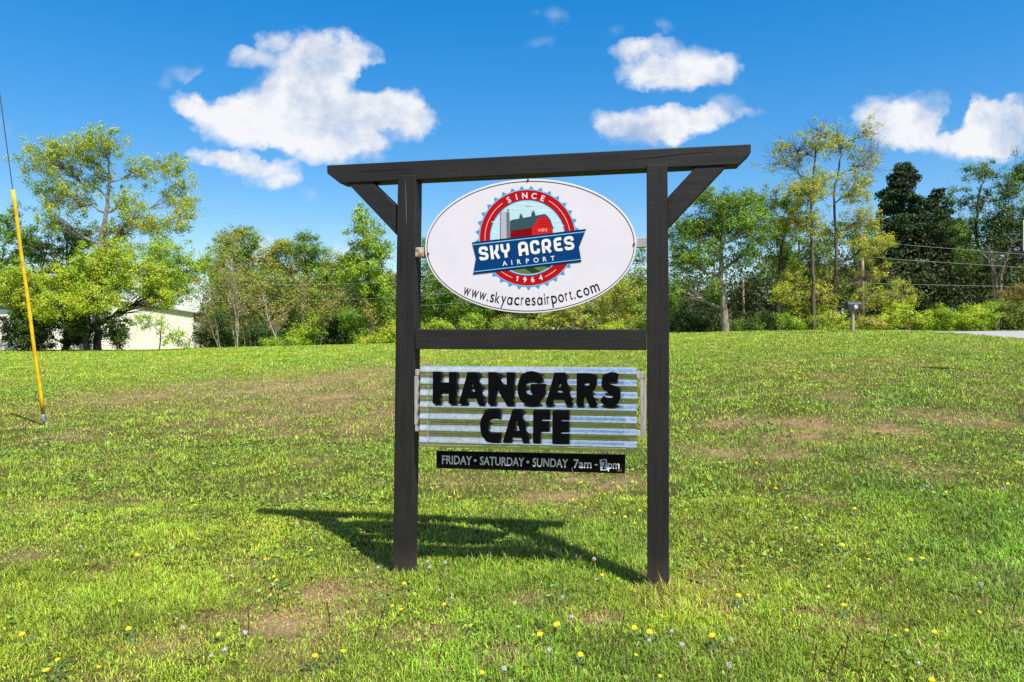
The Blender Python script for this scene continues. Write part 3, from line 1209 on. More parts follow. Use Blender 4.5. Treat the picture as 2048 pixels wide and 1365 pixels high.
layer(8).poly([zk([(400, 368), (430, 360), (470, 362), (470, 690), (400, 690)])]).build('silo', M['art_silo'], em)
A = layer(9)
A.poly([zk([(398, 368), (408, 368), (408, 690), (398, 690)])])
A.poly([zk([(470, 366), (506, 372), (510, 690), (474, 690)])])
A.poly([zk([(486, 332), (497, 332), (497, 372), (486, 372)])], 0.0002)
A.poly([zk([(478, 340), (504, 340), (504, 346), (478, 346)])], 0.0003)
A.build('silo_shade', M['art_silodark'], em)
layer(8).poly([zk([(512, 560), (765, 530), (765, 690), (512, 690)])]).build('barn_side', M['art_barnside'], em)
layer(9).poly([zk([(760, 690), (760, 540), (790, 500), (818, 445), (862, 422), (905, 408), (950, 445), (985, 520), (1000, 545), (1000, 690)])]).build('barn_front', M['art_barn'], em)
A = layer(10)
A.poly([zk([(511, 582), (511, 468), (540, 455), (905, 389), (918, 396), (940, 412), (972, 455), (1003, 540), (1019, 548), (1000, 553), (988, 540), (962, 470), (938, 432), (905, 410), (862, 424), (822, 446), (795, 502), (762, 545)])])
for (x, y, s) in [(637, 440, 1.0), (777, 412, 1.15)]:
    A.poly([zk([(x - 20 * s, y), (x - 16 * s, y - 28 * s), (x - 22 * s, y - 30 * s), (x, y - 42 * s), (x + 22 * s, y - 30 * s), (x + 16 * s, y - 28 * s), (x + 22 * s, y - 4)])], 0.0002)
    A.poly([zk([(x - 3, y - 40 * s), (x - 3, y - 56 * s), (x + 3, y - 56 * s), (x + 3, y - 40 * s)])], 0.0004)
    A.poly([zk([(x - 14, y - 46 * s), (x + 14, y - 46 * s), (x + 14, y - 50 * s), (x - 14, y - 50 * s)])], 0.0006)
A.build('barn_roof', M['art_teal'], em)
A = layer(11)
for (x0, x1, y) in [(862, 945, 433), (840, 955, 463), (832, 962, 492), (826, 975, 522)]:
    A.poly([zk([(x0, y), (x1, y), (x1 + 4, y + 5), (x0, y + 4)])])
A.build('barn_slat_line', M['art_barnside'], em)
layer(11).text('44N', (1076.3, 464.4), (1093.9, 463.2), 6.6).build('barn_code', M['art_pink'], em)
A = layer(8)
for (x, w) in [(693, 9), (706, 6), (716, 12), (732, 8), (744, 14)]:
    A.poly([zk([(x, 298), (x + w, 295), (x + w + 2, 302), (x + 2, 305)])])
A.build('tiny_mark', M['art_silodark'], em)

# ring lettering and thin ring lines
A = layer(4)
for ch, deg in zip('SINCE', (116.3, 105.2, 93.8, 81.2, 69.0)):
    a = math.radians(deg)
    r = 79.2
    A.letter(ch, BX + r * math.cos(a), BY - r * math.sin(a), a - math.pi / 2, 10.9, bold=0.016)
for ch, deg in zip('1964', (255.8, 266.3, 277.0, 288.2)):
    a = math.radians(deg)
    r = 89.0
    if ch == '1':
        t_ = a + math.pi / 2
        bx_, by_ = BX + r * math.cos(a), BY - r * math.sin(a)
        pt = lambda u, v: (bx_ + u * math.cos(t_) - v * math.sin(t_), by_ - (u * math.sin(t_) + v * math.cos(t_)))
        A.strip([pt(.6, 0), pt(.6, 9.8)], 2.1)
        A.strip([pt(.6, 9.2), pt(-2.2, 7.2)], 1.7, 0.00005)
        continue
    A.letter(ch, BX + r * math.cos(a), BY - r * math.sin(a), a + math.pi / 2, 9.8, bold=0.016)
A.build('ring_lettering', M['art_white'], em)
A = layer(3)
for d0, d1 in [(126, 186), (60, 8), (231, 249), (294, 312)]:
    A.strip([(BX + 85.3 * math.cos(math.radians(d)), BY - 85.3 * math.sin(math.radians(d))) for d in np.linspace(d0, d1, 24)], 1.15)
A.build('ring_line', M['art_pink'], em)

# ribbon
layer(13).poly([zk([(80, 712), (1378, 560), (1297, 772), (1325, 932), (92, 1075), (125, 890)])]).build('ribbon', M['art_navy'], em)
A = layer(14)
A.poly([zk([(80, 712), (1378, 560), (1369, 584), (86, 733)])])
A.poly([zk([(98, 1052), (1321, 910), (1325, 932), (92, 1075)])])
A.build('ribbon_edge', M['art_deepnavy'], em)
A = layer(15)
A.poly([zk([(86, 733), (1368, 586), (1365, 596), (89, 743)])])
A.poly([zk([(101, 1043), (1319, 901), (1320, 909), (98, 1052)])])
A.build('ribbon_line', M['art_paleblue'], em)


def fillet(pts, r, n=5):
    out = [pts[0]]
    for i in range(1, len(pts) - 1):
        a, b, c = (np.array(pts[j], float) for j in (i - 1, i, i + 1))
        u, v = a - b, c - b
        lu, lv = np.hypot(*u), np.hypot(*v)
        k = min(r, lu * .5, lv * .5)
        p, q = b + u / lu * k, b + v / lv * k
        for t in np.linspace(0, 1, n):
            out.append(tuple((1 - t) ** 2 * p + 2 * t * (1 - t) * b + t * t * q))
    out.append(pts[-1])
    return out


def block_letter(ch, w, h, t):
    a, b, c, d = t / 2, w - t / 2, t / 2, h - t / 2
    if ch == 'S':
        return [fillet([(b, h * .66), (b, d), (a, d), (a, h * .52), (b, h * .46), (b, c), (a, c), (a, h * .27)], t * .95)]
    if ch == 'K':
        return [[(a, 0), (a, h)], [(b, h), (b - 1.0, h * .66), (w * .52, h * .46)], [(w * .42, h * .50), (w * .62, h * .40), (b + .8, 0)]]
    if ch == 'Y':
        return [fillet([(a, h), (a, h * .46), (b, h * .46), (b, h)], t), [(w / 2, h * .46), (w / 2, 0)]]
    if ch == 'A':
        return [fillet([(a, 0), (a, d), (b, d), (b, 0)], t), [(a, h * .33), (b, h * .44)]]
    if ch == 'C':
        return [fillet([(b, h * .64), (b, d), (a, d), (a, c), (b, c), (b, h * .36)], t)]
    if ch == 'R':
        return [fillet([(a, 0), (a, d), (b, d), (b, h * .40), (a, h * .36)], t * .9), [(w * .5, h * .42), (b + .4, 0)]]
    return [fillet([(w, d), (a, d), (a, c), (w, c)], t), [(a, h * .47), (w * .86, h * .53)]]


W = layer(18)
SH = layer(16)
ra = math.radians(6.85)
cx_, sx_ = math.cos(ra), math.sin(ra)
for ch, x0, x1 in [('S', 155, 335), ('K', 352, 525), ('Y', 530, 708), ('A', 828, 1015), ('C', 1032, 1212), ('R', 1228, 1410), ('E', 1434, 1594), ('S', 1612, 1798)]:
    xm = (x0 + x1) / 2
    ym = 690 - (xm - 245) * 0.1195
    pm = (940 + xm / 8.533, 440 + ym / 8.533)
    w = (x1 - x0) / 8.533 / cx_ - 2.6
    h = 27.6
    for j, st in enumerate(block_letter(ch, w, h, 5.8)):
        pts = [(pm[0] + (u - w / 2) * cx_ - v * sx_, pm[1] - (u - w / 2) * sx_ - v * cx_) for u, v in st]
        W.strip(pts, 5.8, 0.00025 * j)
        SH.strip([(x + .75, y + .95) for x, y in pts], 5.9, 0.00025 * j)
SH.build('name_shadow_line', M['art_deepnavy'], em)
for ch, xm, ym in zip('AIRPORT', (597, 717, 842, 986, 1132, 1281, 1416), (781, 767, 755, 741, 725, 710, 696)):
    W.letter(ch, 940 + xm / 8.533, 440 + ym / 8.533, ra, 9.0, bold=0.012)
W.build('name_lettering', M['art_white'], em)

# web address along the lower rim
url = [('w', 931.7, 591.1, 13.6), ('w', 947.5, 595.9, 13.6), ('w', 963.2, 600.3, 13.6), ('.', 974.3, 602.7, 2.4), ('s', 983.1, 604.5, 7.6), ('k', 993.6, 606.4, 8.8), ('y', 1006.4, 608.2, 10.2),
       ('a', 1018.9, 609.8, 10.8), ('c', 1033.2, 610.6, 10.4), ('r', 1044.4, 610.9, 4.9), ('e', 1055.5, 611.1, 10.6), ('s', 1067.7, 610.9, 7.4), ('a', 1080.1, 610.4, 10.8), ('i', 1090.7, 609.4, 2.1),
       ('r', 1097.5, 608.6, 4.9), ('p', 1109.8, 606.9, 11), ('o', 1123.7, 604.3, 11.4), ('r', 1135, 601.7, 4.9), ('t', 1143.6, 599.6, 5.2), ('.', 1150.8, 598.1, 2.4), ('c', 1160.7, 595.6, 10.6), ('o', 1175.4, 590.8, 11.6), ('m', 1192.5, 584.6, 17)]
A = Art(co - 0.0015, bo)
for i, (ch, x, y, w) in enumerate(url):
    j0, j1 = max(0, i - 2), min(len(url) - 1, i + 2)
    ang = math.atan2(-(url[j1][2] - url[j0][2]), url[j1][1] - url[j0][1])
    cap = 15.4 / XH * CAP
    if ch == 'a':
        A.letter('o', x - 0.2, y, ang, cap, w - 0.6, bold=0.004)
        A.letter('l', x + (w / 2 - 0.9) * math.cos(ang), y - (w / 2 - 0.9) * math.sin(ang), ang, cap * XH / CAP * 0.985, 1.9, bold=0.004, lift=0.0004)
    else:
        A.letter(ch, x, y, ang, cap if ch not in 'k' else cap * .93, w, bold=0.004)
A.build('web_address', M['art_black'], obd)

# ------------------------------------------------------------------ corrugated cafe sign
cc = -0.012
AMP = 0.0062
bc = fp(1056, 905, cc)
cs = thing('cafe_sign', 'corrugated metal cafe sign with raised black letters, between the posts', 'sign', fworld(bc), -YAW)
TL, TR, BR, BL = (841.5, 732.2), (1273.6, 735.6), (1273.6, 905.6), (838.4, 894.0)
nper, per = 6.9, 16
nw = int(nper * per)
rows, V, Q = nw + 1, [], []
ncol = 13
for i in range(rows):
    t = i / nw
    off = -AMP * math.cos(2 * math.pi * (t * nper - 0.5))
    for j in range(ncol):
        s = j / (ncol - 1)
        x = (TL[0] + (TR[0] - TL[0]) * s) * (1 - t) + (BL[0] + (BR[0] - BL[0]) * s) * t
        y = (TL[1] + (TR[1] - TL[1]) * s) * (1 - t) + (BL[1] + (BR[1] - BL[1]) * s) * t
        p = fp(x, y, cc) - bc
        V.append((p.x, p.y + off + 0.0012 * math.sin(s * 5 + t * 9), p.z))
for i in range(nw):
    for j in range(ncol - 1):
        k = i * ncol + j
        Q.append((k, k + 1, k + ncol + 1, k + ncol))
o = link('metal_sheet', mesh_np('metal_sheet', V, quads=Q, smooth=True), M['corrugated'], cs)
md = o.modifiers.new('thickness', 'SOLIDIFY')
md.thickness = 0.0012
md.offset = 1
md.use_rim = False
cpx = cc - AMP - 0.012          # the clear sheet that carries the letters
px_poly = [(855.5, 736), (1252.6, 739), (1253, 897.5), (855.0, 890.2)]
csh = plank('clear_sheet', px_poly, cpx, 0.0035, M['plexi'], cs, bc, bevel=0)
for a, b in ((2, 3), (3, 0)):
    (x0, y0), (x1, y1) = px_poly[a], px_poly[b]
    p, q = fp(x0, y0, cpx + 0.001) - bc, fp(x1, y1, cpx + 0.001) - bc
    mb = MB()
    mb.tube([p, q], 0.0014, 6)
    mb.build('sheet_edge', M['plexi_edge'], csh)


def zz(pts, ox, oy, k):
    return [(ox + x / k, oy + y / k) for x, y in pts]


h1 = lambda p: zz(p, 850, 730, 9.752)
h2 = lambda p: zz(p, 1040, 730, 8.533)
h3 = lambda p: zz(p, 940, 800, 9.309)
oval = lambda x, y, rx, ry, n=18: [(x + rx * math.cos(i / n * 6.2832), y + ry * math.sin(i / n * 6.2832)) for i in range(n)]
LET = [
    [h1([(152, 132), (297, 132), (294, 345), (464, 345), (466, 138), (606, 138), (600, 762), (460, 762), (461, 520), (290, 520), (286, 762), (148, 760)])],
    [h1([(832, 140), (1008, 142), (1020, 165), (1165, 775), (1030, 775), (1008, 660), (820, 655), (795, 770), (655, 765)]), h1([(925, 325), (975, 525), (865, 523)])],
    [h1([(1232, 140), (1385, 142), (1592, 470), (1590, 142), (1735, 145), (1728, 782), (1590, 785), (1380, 432), (1370, 775), (1230, 775)])],
    [h2([(395, 240), (375, 200), (335, 150), (280, 120), (200, 106), (110, 120), (40, 168), (-14, 250), (-46, 370), (-38, 490), (-4, 595), (55, 655), (135, 690), (235, 693), (325, 662), (388, 592), (420, 500), (432, 400), (440, 325), (180, 325), (180, 478), (302, 488),
         (262, 513), (192, 520), (122, 490), (86, 430), (84, 360), (110, 300), (160, 264), (220, 262), (260, 280), (300, 305), (330, 290)])],
    [h2([(590, 132), (764, 130), (905, 688), (790, 695), (757, 600), (580, 598), (555, 690), (430, 690)]), h2([(688, 285), (725, 475), (622, 470)])],
    [h2([(968, 142), (1180, 142), (1260, 165), (1305, 225), (1315, 310), (1288, 405), (1226, 485), (1328, 690), (1185, 700), (1100, 530), (1085, 697), (962, 692)]), h2(oval(1140, 316, 48, 44))],
    [h2([(1690, 170), (1655, 297), (1600, 276), (1545, 282), (1516, 302), (1540, 332), (1600, 350), (1680, 398), (1716, 470), (1715, 570), (1680, 655), (1610, 706), (1530, 716), (1450, 692), (1385, 645), (1370, 622), (1418, 530), (1480, 556), (1540, 570), (1585, 556), (1590, 520), (1560, 492), (1500, 474), (1430, 430), (1395, 370), (1390, 290), (1415, 205), (1470, 148), (1560, 122), (1640, 134)])],
    [h3([(555, 192), (555, 380), (520, 352), (470, 336), (420, 337), (370, 372), (336, 440), (326, 520), (346, 582), (390, 620), (450, 635), (510, 622), (555, 602), (555, 790), (480, 805), (400, 803), (300, 763), (225, 682), (192, 572), (186, 460), (205, 350), (255, 262), (330, 203), (430, 177), (500, 180)])],
    [h3([(792, 190), (948, 192), (1108, 800), (985, 805), (955, 706), (770, 700), (745, 790), (605, 795)]), h3([(875, 375), (918, 575), (808, 570)])],
    [h3([(1175, 205), (1480, 210), (1478, 345), (1325, 345), (1325, 395), (1468, 396), (1464, 575), (1310, 580), (1300, 805), (1170, 805)])],
    [h3([(1535, 210), (1845, 215), (1842, 360), (1690, 360), (1690, 396), (1840, 396), (1838, 590), (1690, 590), (1690, 632), (1845, 634), (1842, 820), (1530, 815)])],
]
PXM = 4.75 / F
for loops in LET:
    V, Fc = fill_mesh(loops, extrude=2.2, bevel=0.9, offset=-0.85)
    me = bpy.data.meshes.new('raised_letter')
    vs = []
    for (x, y, z) in V:
        vs.append(tuple(fp(x, y, cpx - 0.0005 - (z + 3.1) * PXM) - bc))
    me.from_pydata(vs, [], Fc)
    link('raised_letter', me, M['letter_black'], csh)
for (x, y) in [(860.5, 749), (860.5, 796.5), (858, 847), (857.5, 870.5), (966, 751), (1244.5, 754), (1247, 803), (1248, 852.5), (1240, 866), (859.5, 762)]:
    q = fp(x, y, cpx) - bc
    mb = MB()
    mb.tube([(q.x, q.y + 0.004, q.z), (q.x, q.y - 0.003, q.z), (q.x, q.y - 0.005, q.z)], [0.0045, 0.0045, 0.002], 8)
    mb.build('screw', M['steel'], csh)

# ------------------------------------------------------------------ opening-hours board
ch_ = 0.035
bh = fp(1061, 947, ch_)
hsn = thing('hours_sign', 'narrow black opening-hours board hung on hooks below the corrugated sign', 'sign', fworld(bh), -YAW)
hbd = plank('board', [(872.6, 902.0), (1250.7, 909.8), (1249.6, 947.6), (872.6, 936.8)], ch_, 0.012, M['gloss_black'], hsn, bh, bevel=0.001)


def bl(x):
    return 927.7 + (x - 884) * 0.0298


A = Art(ch_ - 0.0012, bh)
for s, x0, x1 in [('FRIDAY', 884, 943.6), ('SATURDAY', 959.7, 1048.1), ('SUNDAY', 1064.9, 1135.7), ('7am', 1146.9, 1182.9), ('pm', 1216.0, 1238.7)]:
    A = Art(ch_ - 0.0012, bh)
    A.text(s, (x0, bl(x0)), (x1, bl(x1)), 16.2, bold=0.014)
    A.build('painted_word', M['vinyl_letter'], hbd)
for x, y, r in [(950.4, 921.4, 2.7), (1055.6, 924.4, 2.7)]:
    A = Art(ch_ - 0.0012, bh)
    A.poly([oval(x, y, r, r)])
    A.build('painted_dot', M['vinyl_letter'], hbd)
A = Art(ch_ - 0.0012, bh)
A.poly([[(1189.4, 928.6), (1195.3, 928.8), (1195.3, 931.6), (1189.4, 931.4)]])
A.build('painted_dash', M['vinyl_letter'], hbd)

A = Art(ch_ - 0.0022, bh)
A.poly([[(1199.2, 919.6), (1213.3, 918.4), (1216.7, 940.8), (1201.2, 941.8)]])
A.build('number_sticker', M['sticker'], hbd)
A = Art(ch_ - 0.0032, bh)
A.text('2', (1203.8, 938.4), (1212.8, 938.2), 17.2, bold=0.02)
A.build('sticker_number', M['art_black'], hbd)
A = Art(ch_ - 0.0012, bh)
A.strip([(1143.6, 936.5), (1145.2, 941), (1145.4, 944)], 0.8)
A.strip([(1234, 942.2), (1238, 940.6), (1240, 942.6), (1236, 944)], 0.7)
A.strip([(1241.8, 937.8), (1242.4, 944.6)], 0.7)
A.build('scratch', M['rust_bracket'], hbd)
for x, y0, y1 in [(908.8, 903.2, 890.5), (1213.2, 909.4, 898)]:
    a, b = fp(x, y0 + 4, ch_ + 0.004) - bh, fp(x, y1, ch_ + 0.004) - bh
    mb = MB()
    mb.tube([a, a + (b - a) * .5 + Vector((.004, -.006, 0)), b], 0.0035, 6)
    mb.build('hook', M['art_line'], hsn)

# ------------------------------------------------------------------ guy wire with its yellow guard
ga = on_ground(88, 853)
gb = at(86.3, 828, ga.y - 0.02)
gt = at(25.5, 380, ga.y - 0.5)
dirv = (gt - gb).normalized()
gw = thing('guy_wire', 'steel guy wire in a long yellow plastic guard, anchored in the lawn', 'guy wire', ga)
mb = MB()
N_ = 14
pts = [gb + (gt - gb) * (i / N_) - ga + Vector((0.004 * math.sin(i * 1.1), 0, 0)) for i in range(N_ + 1)]
mb.tube(pts, [0.029] * N_ + [0.031], 12)
mb.build('guard', M['yellow'], gw, smooth=True)
mb = MB()
mb.tube([gb - dirv * 0.12 - ga, gb - ga, gt - ga, gt + dirv * 5.5 - ga], 0.0075, 6)
mb.build('cable', M['cable'], gw)
mb = MB()
q = gb - ga
mb.tube([(q.x, q.y, q.z + .01), (q.x + .004, q.y, q.z - .06), (q.x + .010, q.y, q.z - .12)], [.022, .046, .040], 8)
mb.box(q.x + .012, q.x + .05, q.y - .03, q.y + .02, q.z - .14, q.z - .03)
mb.build('clamp', M['steel'], gw, bevel=0.004)
mb = MB()
mb.tube([(q.x + .01, q.y, q.z - .12), (q.x + .02, q.y, -0.15)], 0.016, 8)
mb.build('anchor_rod', M['bark_dark'], gw)

# ------------------------------------------------------------------ trees and bushes
LEAFN = 0


class Plant:
    def __init__(self, seed):
        self.rng = np.random.default_rng(seed)
        self.tv, self.tq, self.to = [], [], 0
        self.lp, self.lc, self.ls, self.ln = [], [], [], []

    def tube(self, pts, rad, n=5):
        V, Q = tube_np(pts, rad, n)
        self.tv.append(V)
        self.tq.append(Q + self.to)
        self.to += len(V)

    def leaves(self, P, col, size, nrm=None):
        self.ln.append(np.zeros_like(P) if nrm is None else nrm)
        self.lp.append(P)
        self.lc.append(col)
        self.ls.append(np.full(len(P), size) if np.isscalar(size) else size)

    def leaf_mesh(self, name, base, upbias=0.5):
        global LEAFN
        P = np.concatenate(self.lp) - np.array(base)
        c = np.concatenate(self.lc)
        s = np.concatenate(self.ls)
        n = len(P)
        LEAFN += n
        r = self.rng
        nm = r.normal(size=(n, 3)) * .62 + np.concatenate(self.ln)
        nm[:, 2] += upbias * .7
        nm /= np.linalg.norm(nm, axis=1, keepdims=True)
        a = np.cross(nm, r.normal(size=(n, 3)))
        a /= np.linalg.norm(a, axis=1, keepdims=True) + 1e-9
        b = np.cross(nm, a)
        s = s * r.uniform(.6, 1.35, n)
        a *= s[:, None] * 0.5
        b *= s[:, None] * 0.30
        f = nm * (s * 0.10)[:, None]
        V = np.stack([P - a, P - b + f, P + a, P + b + f], 1).reshape(-1, 3)
        Q = np.arange(n * 4).reshape(-1, 4)
        return mesh_np(name, V, quads=Q, col=np.repeat(c, 4, 0))

    def trunk_mesh(self, name, base):
        return mesh_np(name, np.concatenate(self.tv) - np.array(base), quads=np.concatenate(self.tq), smooth=True)


def curve3(a, b, sag, n=5):
    a, b = np.array(a, float), np.array(b, float)
    m = (a + b) / 2 + np.array(sag)
    t = np.linspace(0, 1, n)[:, None]
    return (1 - t) ** 2 * a + 2 * t * (1 - t) * m + t * t * b


def tint(rng, n, cols, per_clump):
    """leaf colours: each clump leans to one of the tree's own leaf colours"""
    cols = np.array(cols)
    k = per_clump
    base = cols[k]
    return base * 0.94 * rng.uniform(0.78, 1.22, (n, 1)) * rng.uniform(0.93, 1.07, (n, 3))


def tree(name, label, cat, d, trunk, tr, blobs, cols, leaf=4.6, bark='bark_brown', seed=1, dens=1.0, clump=9.0, per=15, group=None, needle=False, depthk=0.9, twigs=True, upbias=.5, sides=7, drop=0.0, bshape=1.0, bt=0.0):
    """trunk: photo points from the ground up; blobs: (x, y, rx, ry[, density]) lobes of the crown; all at distance d"""
    pl = Plant(seed)
    rng = pl.rng
    k = d / F
    tb = at(trunk[0][0], trunk[0][1], d)
    gz = land1(tb.x, d)
    base = (tb.x, d, gz)
    TP = [np.array(at(px, py, d)) for px, py in trunk]
    TP[0][2] = min(TP[0][2], gz) - 0.15
    TP = np.array(TP)
    TP[1:, 1] += rng.uniform(-.25, .25, len(TP) - 1)
    if len(TP) < 3:
        TP = np.array([TP[0], (TP[0] + TP[-1]) / 2 + rng.normal(size=3) * np.array([.1, .1, 0]), TP[-1]])
    # refine the trunk line
    tt = np.linspace(0, len(TP) - 1, len(TP) * 4)
    TR_ = np.stack([np.interp(tt, np.arange(len(TP)), TP[:, i]) for i in range(3)], -1)
    TR_[1:-1, :2] += rng.normal(size=(len(TR_) - 2, 2)) * tr * 0.12
    rads = tr * (1 - 0.68 * np.linspace(0, 1, len(TR_)))
    rads[0] *= 1.35
    pl.tube(TR_, rads, sides)
    width = max(b[2] for b in blobs) * k
    CP, CR = TR_.copy(), rads.copy()
    CW = np.zeros(len(TR_))
    CW[: len(TR_) // 4] = 3.0
    tx = np.mean([p[0] for p in trunk])
    ty = trunk[-1][1]
    blobs = sorted(blobs, key=lambda b: math.hypot(b[0] - tx, (b[1] - ty) * .6))
    for b in blobs:
        px, py, rx, ry = b[:4]
        bd = (b[4] if len(b) > 4 else 1.0) * dens
        c = np.array(at(px, py, d))
        c[1] += rng.uniform(-.8, .8) * width * 0.9
        ax, ay, az = rx * k, rx * k * depthk, ry * k
        # limb from the trunk or from a limb already grown
        hz_ = np.hypot(CP[:, 0] - c[0], CP[:, 1] - c[1])
        ideal = c[2] - 0.62 * hz_
        cost = hz_ + 1.3 * np.abs(CP[:, 2] - ideal) + np.where(CP[:, 2] > c[2], 2.0 * az, 0) + CW
        j = int(np.argmin(cost))
        hd = hz_[j]
        lr = max(0.022, CR[j] * 0.66)
        limb = curve3(CP[j], c, rng.normal(size=3) * np.array([.16, .16, .08]) * ax + np.array([0, 0, .10 * hd * rng.uniform(-.6, 1)]), 7)
        limb[1:-1] += rng.normal(size=(5, 3)) * 0.06 * ax
        lrad = np.linspace(lr, max(0.014, lr * .35), 7)
        pl.tube(limb, lrad, 5)
        CP = np.concatenate([CP, limb[2:6]])
        CR = np.concatenate([CR, lrad[2:6]])
        CW = np.concatenate([CW, np.full(4, .15)])
        nc = max(3, int(bd * math.pi * rx * ry / (clump * clump * 1.55)))
        dv = rng.normal(size=(nc, 3))
        dv /= np.linalg.norm(dv, axis=1, keepdims=True)
        rr = rng.uniform(0.15, 1.0, (nc, 1)) ** 0.5
        rag = 1 + 0.22 * rng.normal(size=(nc, 1)) * bshape
        CC = c + dv * rr * rag * np.array([ax, ay, az])
        ck = rng.integers(0, len(cols), nc)
        if twigs:
            for q in range(nc):
                s = limb[rng.integers(2, 7)]
                tw = curve3(s, CC[q], rng.normal(size=3) * .12 * ax + np.array([0, 0, .05]), 4)
                pl.tube(tw, np.linspace(max(.010, lr * .24), .006, 4), 3)
        for q in range(int(bt * math.pi * rx * ry / (150 if bd < .75 else 420))):
            v = rng.normal(size=3)
            v *= rng.uniform(.5, 1.12) / np.linalg.norm(v)
            e = c + v * np.array([ax, ay, az])
            s = limb[rng.integers(2, 7)]
            tw = curve3(s, e, rng.normal(size=3) * .15 * ax, 5)
            pl.tube(tw, np.linspace(max(.012, min(.03, lr * .24)), .006, 5), 3)
            for _ in range(3):
                f0 = tw[rng.integers(2, 5)]
                g0 = (e - s) * .35 + rng.normal(size=3) * .22 * ax + np.array([0, 0, .1])
                pl.tube(np.array([f0, f0 + g0 * .5 + rng.normal(size=3) * .04, f0 + g0]), np.array([.008, .006, .004]), 3)
        nl = rng.poisson(per * 3.9, nc).clip(1)
        idx = np.repeat(np.arange(nc), nl)
        n = len(idx)
        cr = clump * k * rng.uniform(.55, 1.25, nc)[idx]
        P = CC[idx] + rng.normal(size=(n, 3)) * cr[:, None] * np.array([.62, .62, .5])
        if drop:
            P[:, 2] -= np.abs(rng.normal(size=n)) * drop * cr
        P[:, 2] = np.maximum(P[:, 2], land(P[:, 0], P[:, 1]) + .05)
        o1 = P - CC[idx]
        o1 /= np.linalg.norm(o1, axis=1, keepdims=True) + 1e-6
        o2 = (P - c) / np.array([ax, ay, az])
        pl.leaves(P, tint(rng, n, cols, ck[idx]), leaf * k * 0.90, o1 * .75 + o2 * .6)
    root = thing(name, label, cat, base, 0, group)
    link('trunk', pl.trunk_mesh('trunk', base), M[bark], root)
    link('crown', pl.leaf_mesh('crown', base, upbias), M['needle' if needle else 'leaf'], root)
    return root


def bush(name, label, d, px, blobs, cols, seed, leaf=3.4, dens=2.0, clump=7.5, per=15, bark='bark_brown', group=None, cat='bush', **kw):
    top = min(b[1] for b in blobs)
    bx = np.mean([b[0] for b in blobs]) if px is None else px
    g = on_ground(bx, 720)
    z = land1((bx - CX) / F * d, d)
    py = HY + (EYE - z) / d * F
    return tree(name, label, cat, d, [(bx, py + 2), (bx, (py + top) / 2), (bx, (py + top * 2) / 3)], .05, blobs, cols, leaf, bark, seed, dens, clump, per, group, sides=5, **kw)


def bare_tree(name, label, d, stems, seed, bark='bark_grey', cols=None, buds=9, r0=0.04, cat='tree', twigl=1.0, group=None, leaf=3.4, levels=3):
    """leafless, many-stemmed small tree: stems = photo polylines from the ground up"""
    pl = Plant(seed)
    rng = pl.rng
    k = d / F
    b0 = at(stems[0][0][0], stems[0][0][1], d)
    gz = land1(b0.x, d)
    base = (b0.x, d, gz)
    cols = cols or [(0.33, 0.31, 0.05), (0.24, 0.26, 0.035), (0.36, 0.28, 0.09)]

    def grow(p, dr, ln, r, lv):
        n = 4
        pts = [np.array(p)]
        q = np.array(dr)
        for i in range(n):
            q = q + rng.normal(size=3) * 0.16 + np.array([0, 0, .06])
            q /= np.linalg.norm(q)
            pts.append(pts[-1] + q * ln / n)
        pl.tube(pts, np.linspace(r, r * .45, n + 1), 4 if r > .02 else 3)
        if lv > 0:
            for _ in range(rng.integers(3, 6)):
                i = rng.integers(1, n + 1)
                nd = q + rng.normal(size=3) * np.array([.75, .75, .5])
                nd /= np.linalg.norm(nd)
                grow(pts[i], nd, ln * rng.uniform(.45, .75), max(r * .5, .006), lv - 1)
        elif buds:
            n_ = rng.poisson(buds)
            if n_:
                P = pts[-1] + rng.normal(size=(n_, 3)) * ln * .3
                pl.leaves(P, tint(rng, n_, cols, rng.integers(0, len(cols), n_)), leaf * k)
    for st in stems:
        P = np.array([np.array(at(x, y, d)) for x, y in st])
        P[:, 1] += np.linspace(0, rng.uniform(-1, 1), len(P))
        P[0][2] = min(P[0][2], gz) - .1
        tt = np.linspace(0, len(P) - 1, len(P) * 3)
        TR_ = np.stack([np.interp(tt, np.arange(len(P)), P[:, i]) for i in range(3)], -1)
        TR_[1:] += rng.normal(size=(len(TR_) - 1, 3)) * .03
        pl.tube(TR_, np.linspace(r0, r0 * .4, len(TR_)), 5)
        L_ = np.linalg.norm(P[-1] - P[0])
        for i in range(len(TR_) // 3, len(TR_)):
            for _ in range(2):
                nd = (TR_[-1] - TR_[0]) / L_ + rng.normal(size=3) * np.array([.55, .55, .35])
                nd /= np.linalg.norm(nd)
                grow(TR_[i], nd, L_ * rng.uniform(.14, .26) * twigl, r0 * .34, levels - 2)
        grow(TR_[-1], (TR_[-1] - TR_[-2]) / np.linalg.norm(TR_[-1] - TR_[-2]), L_ * .25 * twigl, r0 * .4, levels - 1)
    root = thing(name, label, cat, base, 0, group)
    link('trunk', pl.trunk_mesh('trunk', base), M[bark], root)
    if pl.lp:
        link('crown', pl.leaf_mesh('crown', base), M['leaf'], root)
    return root


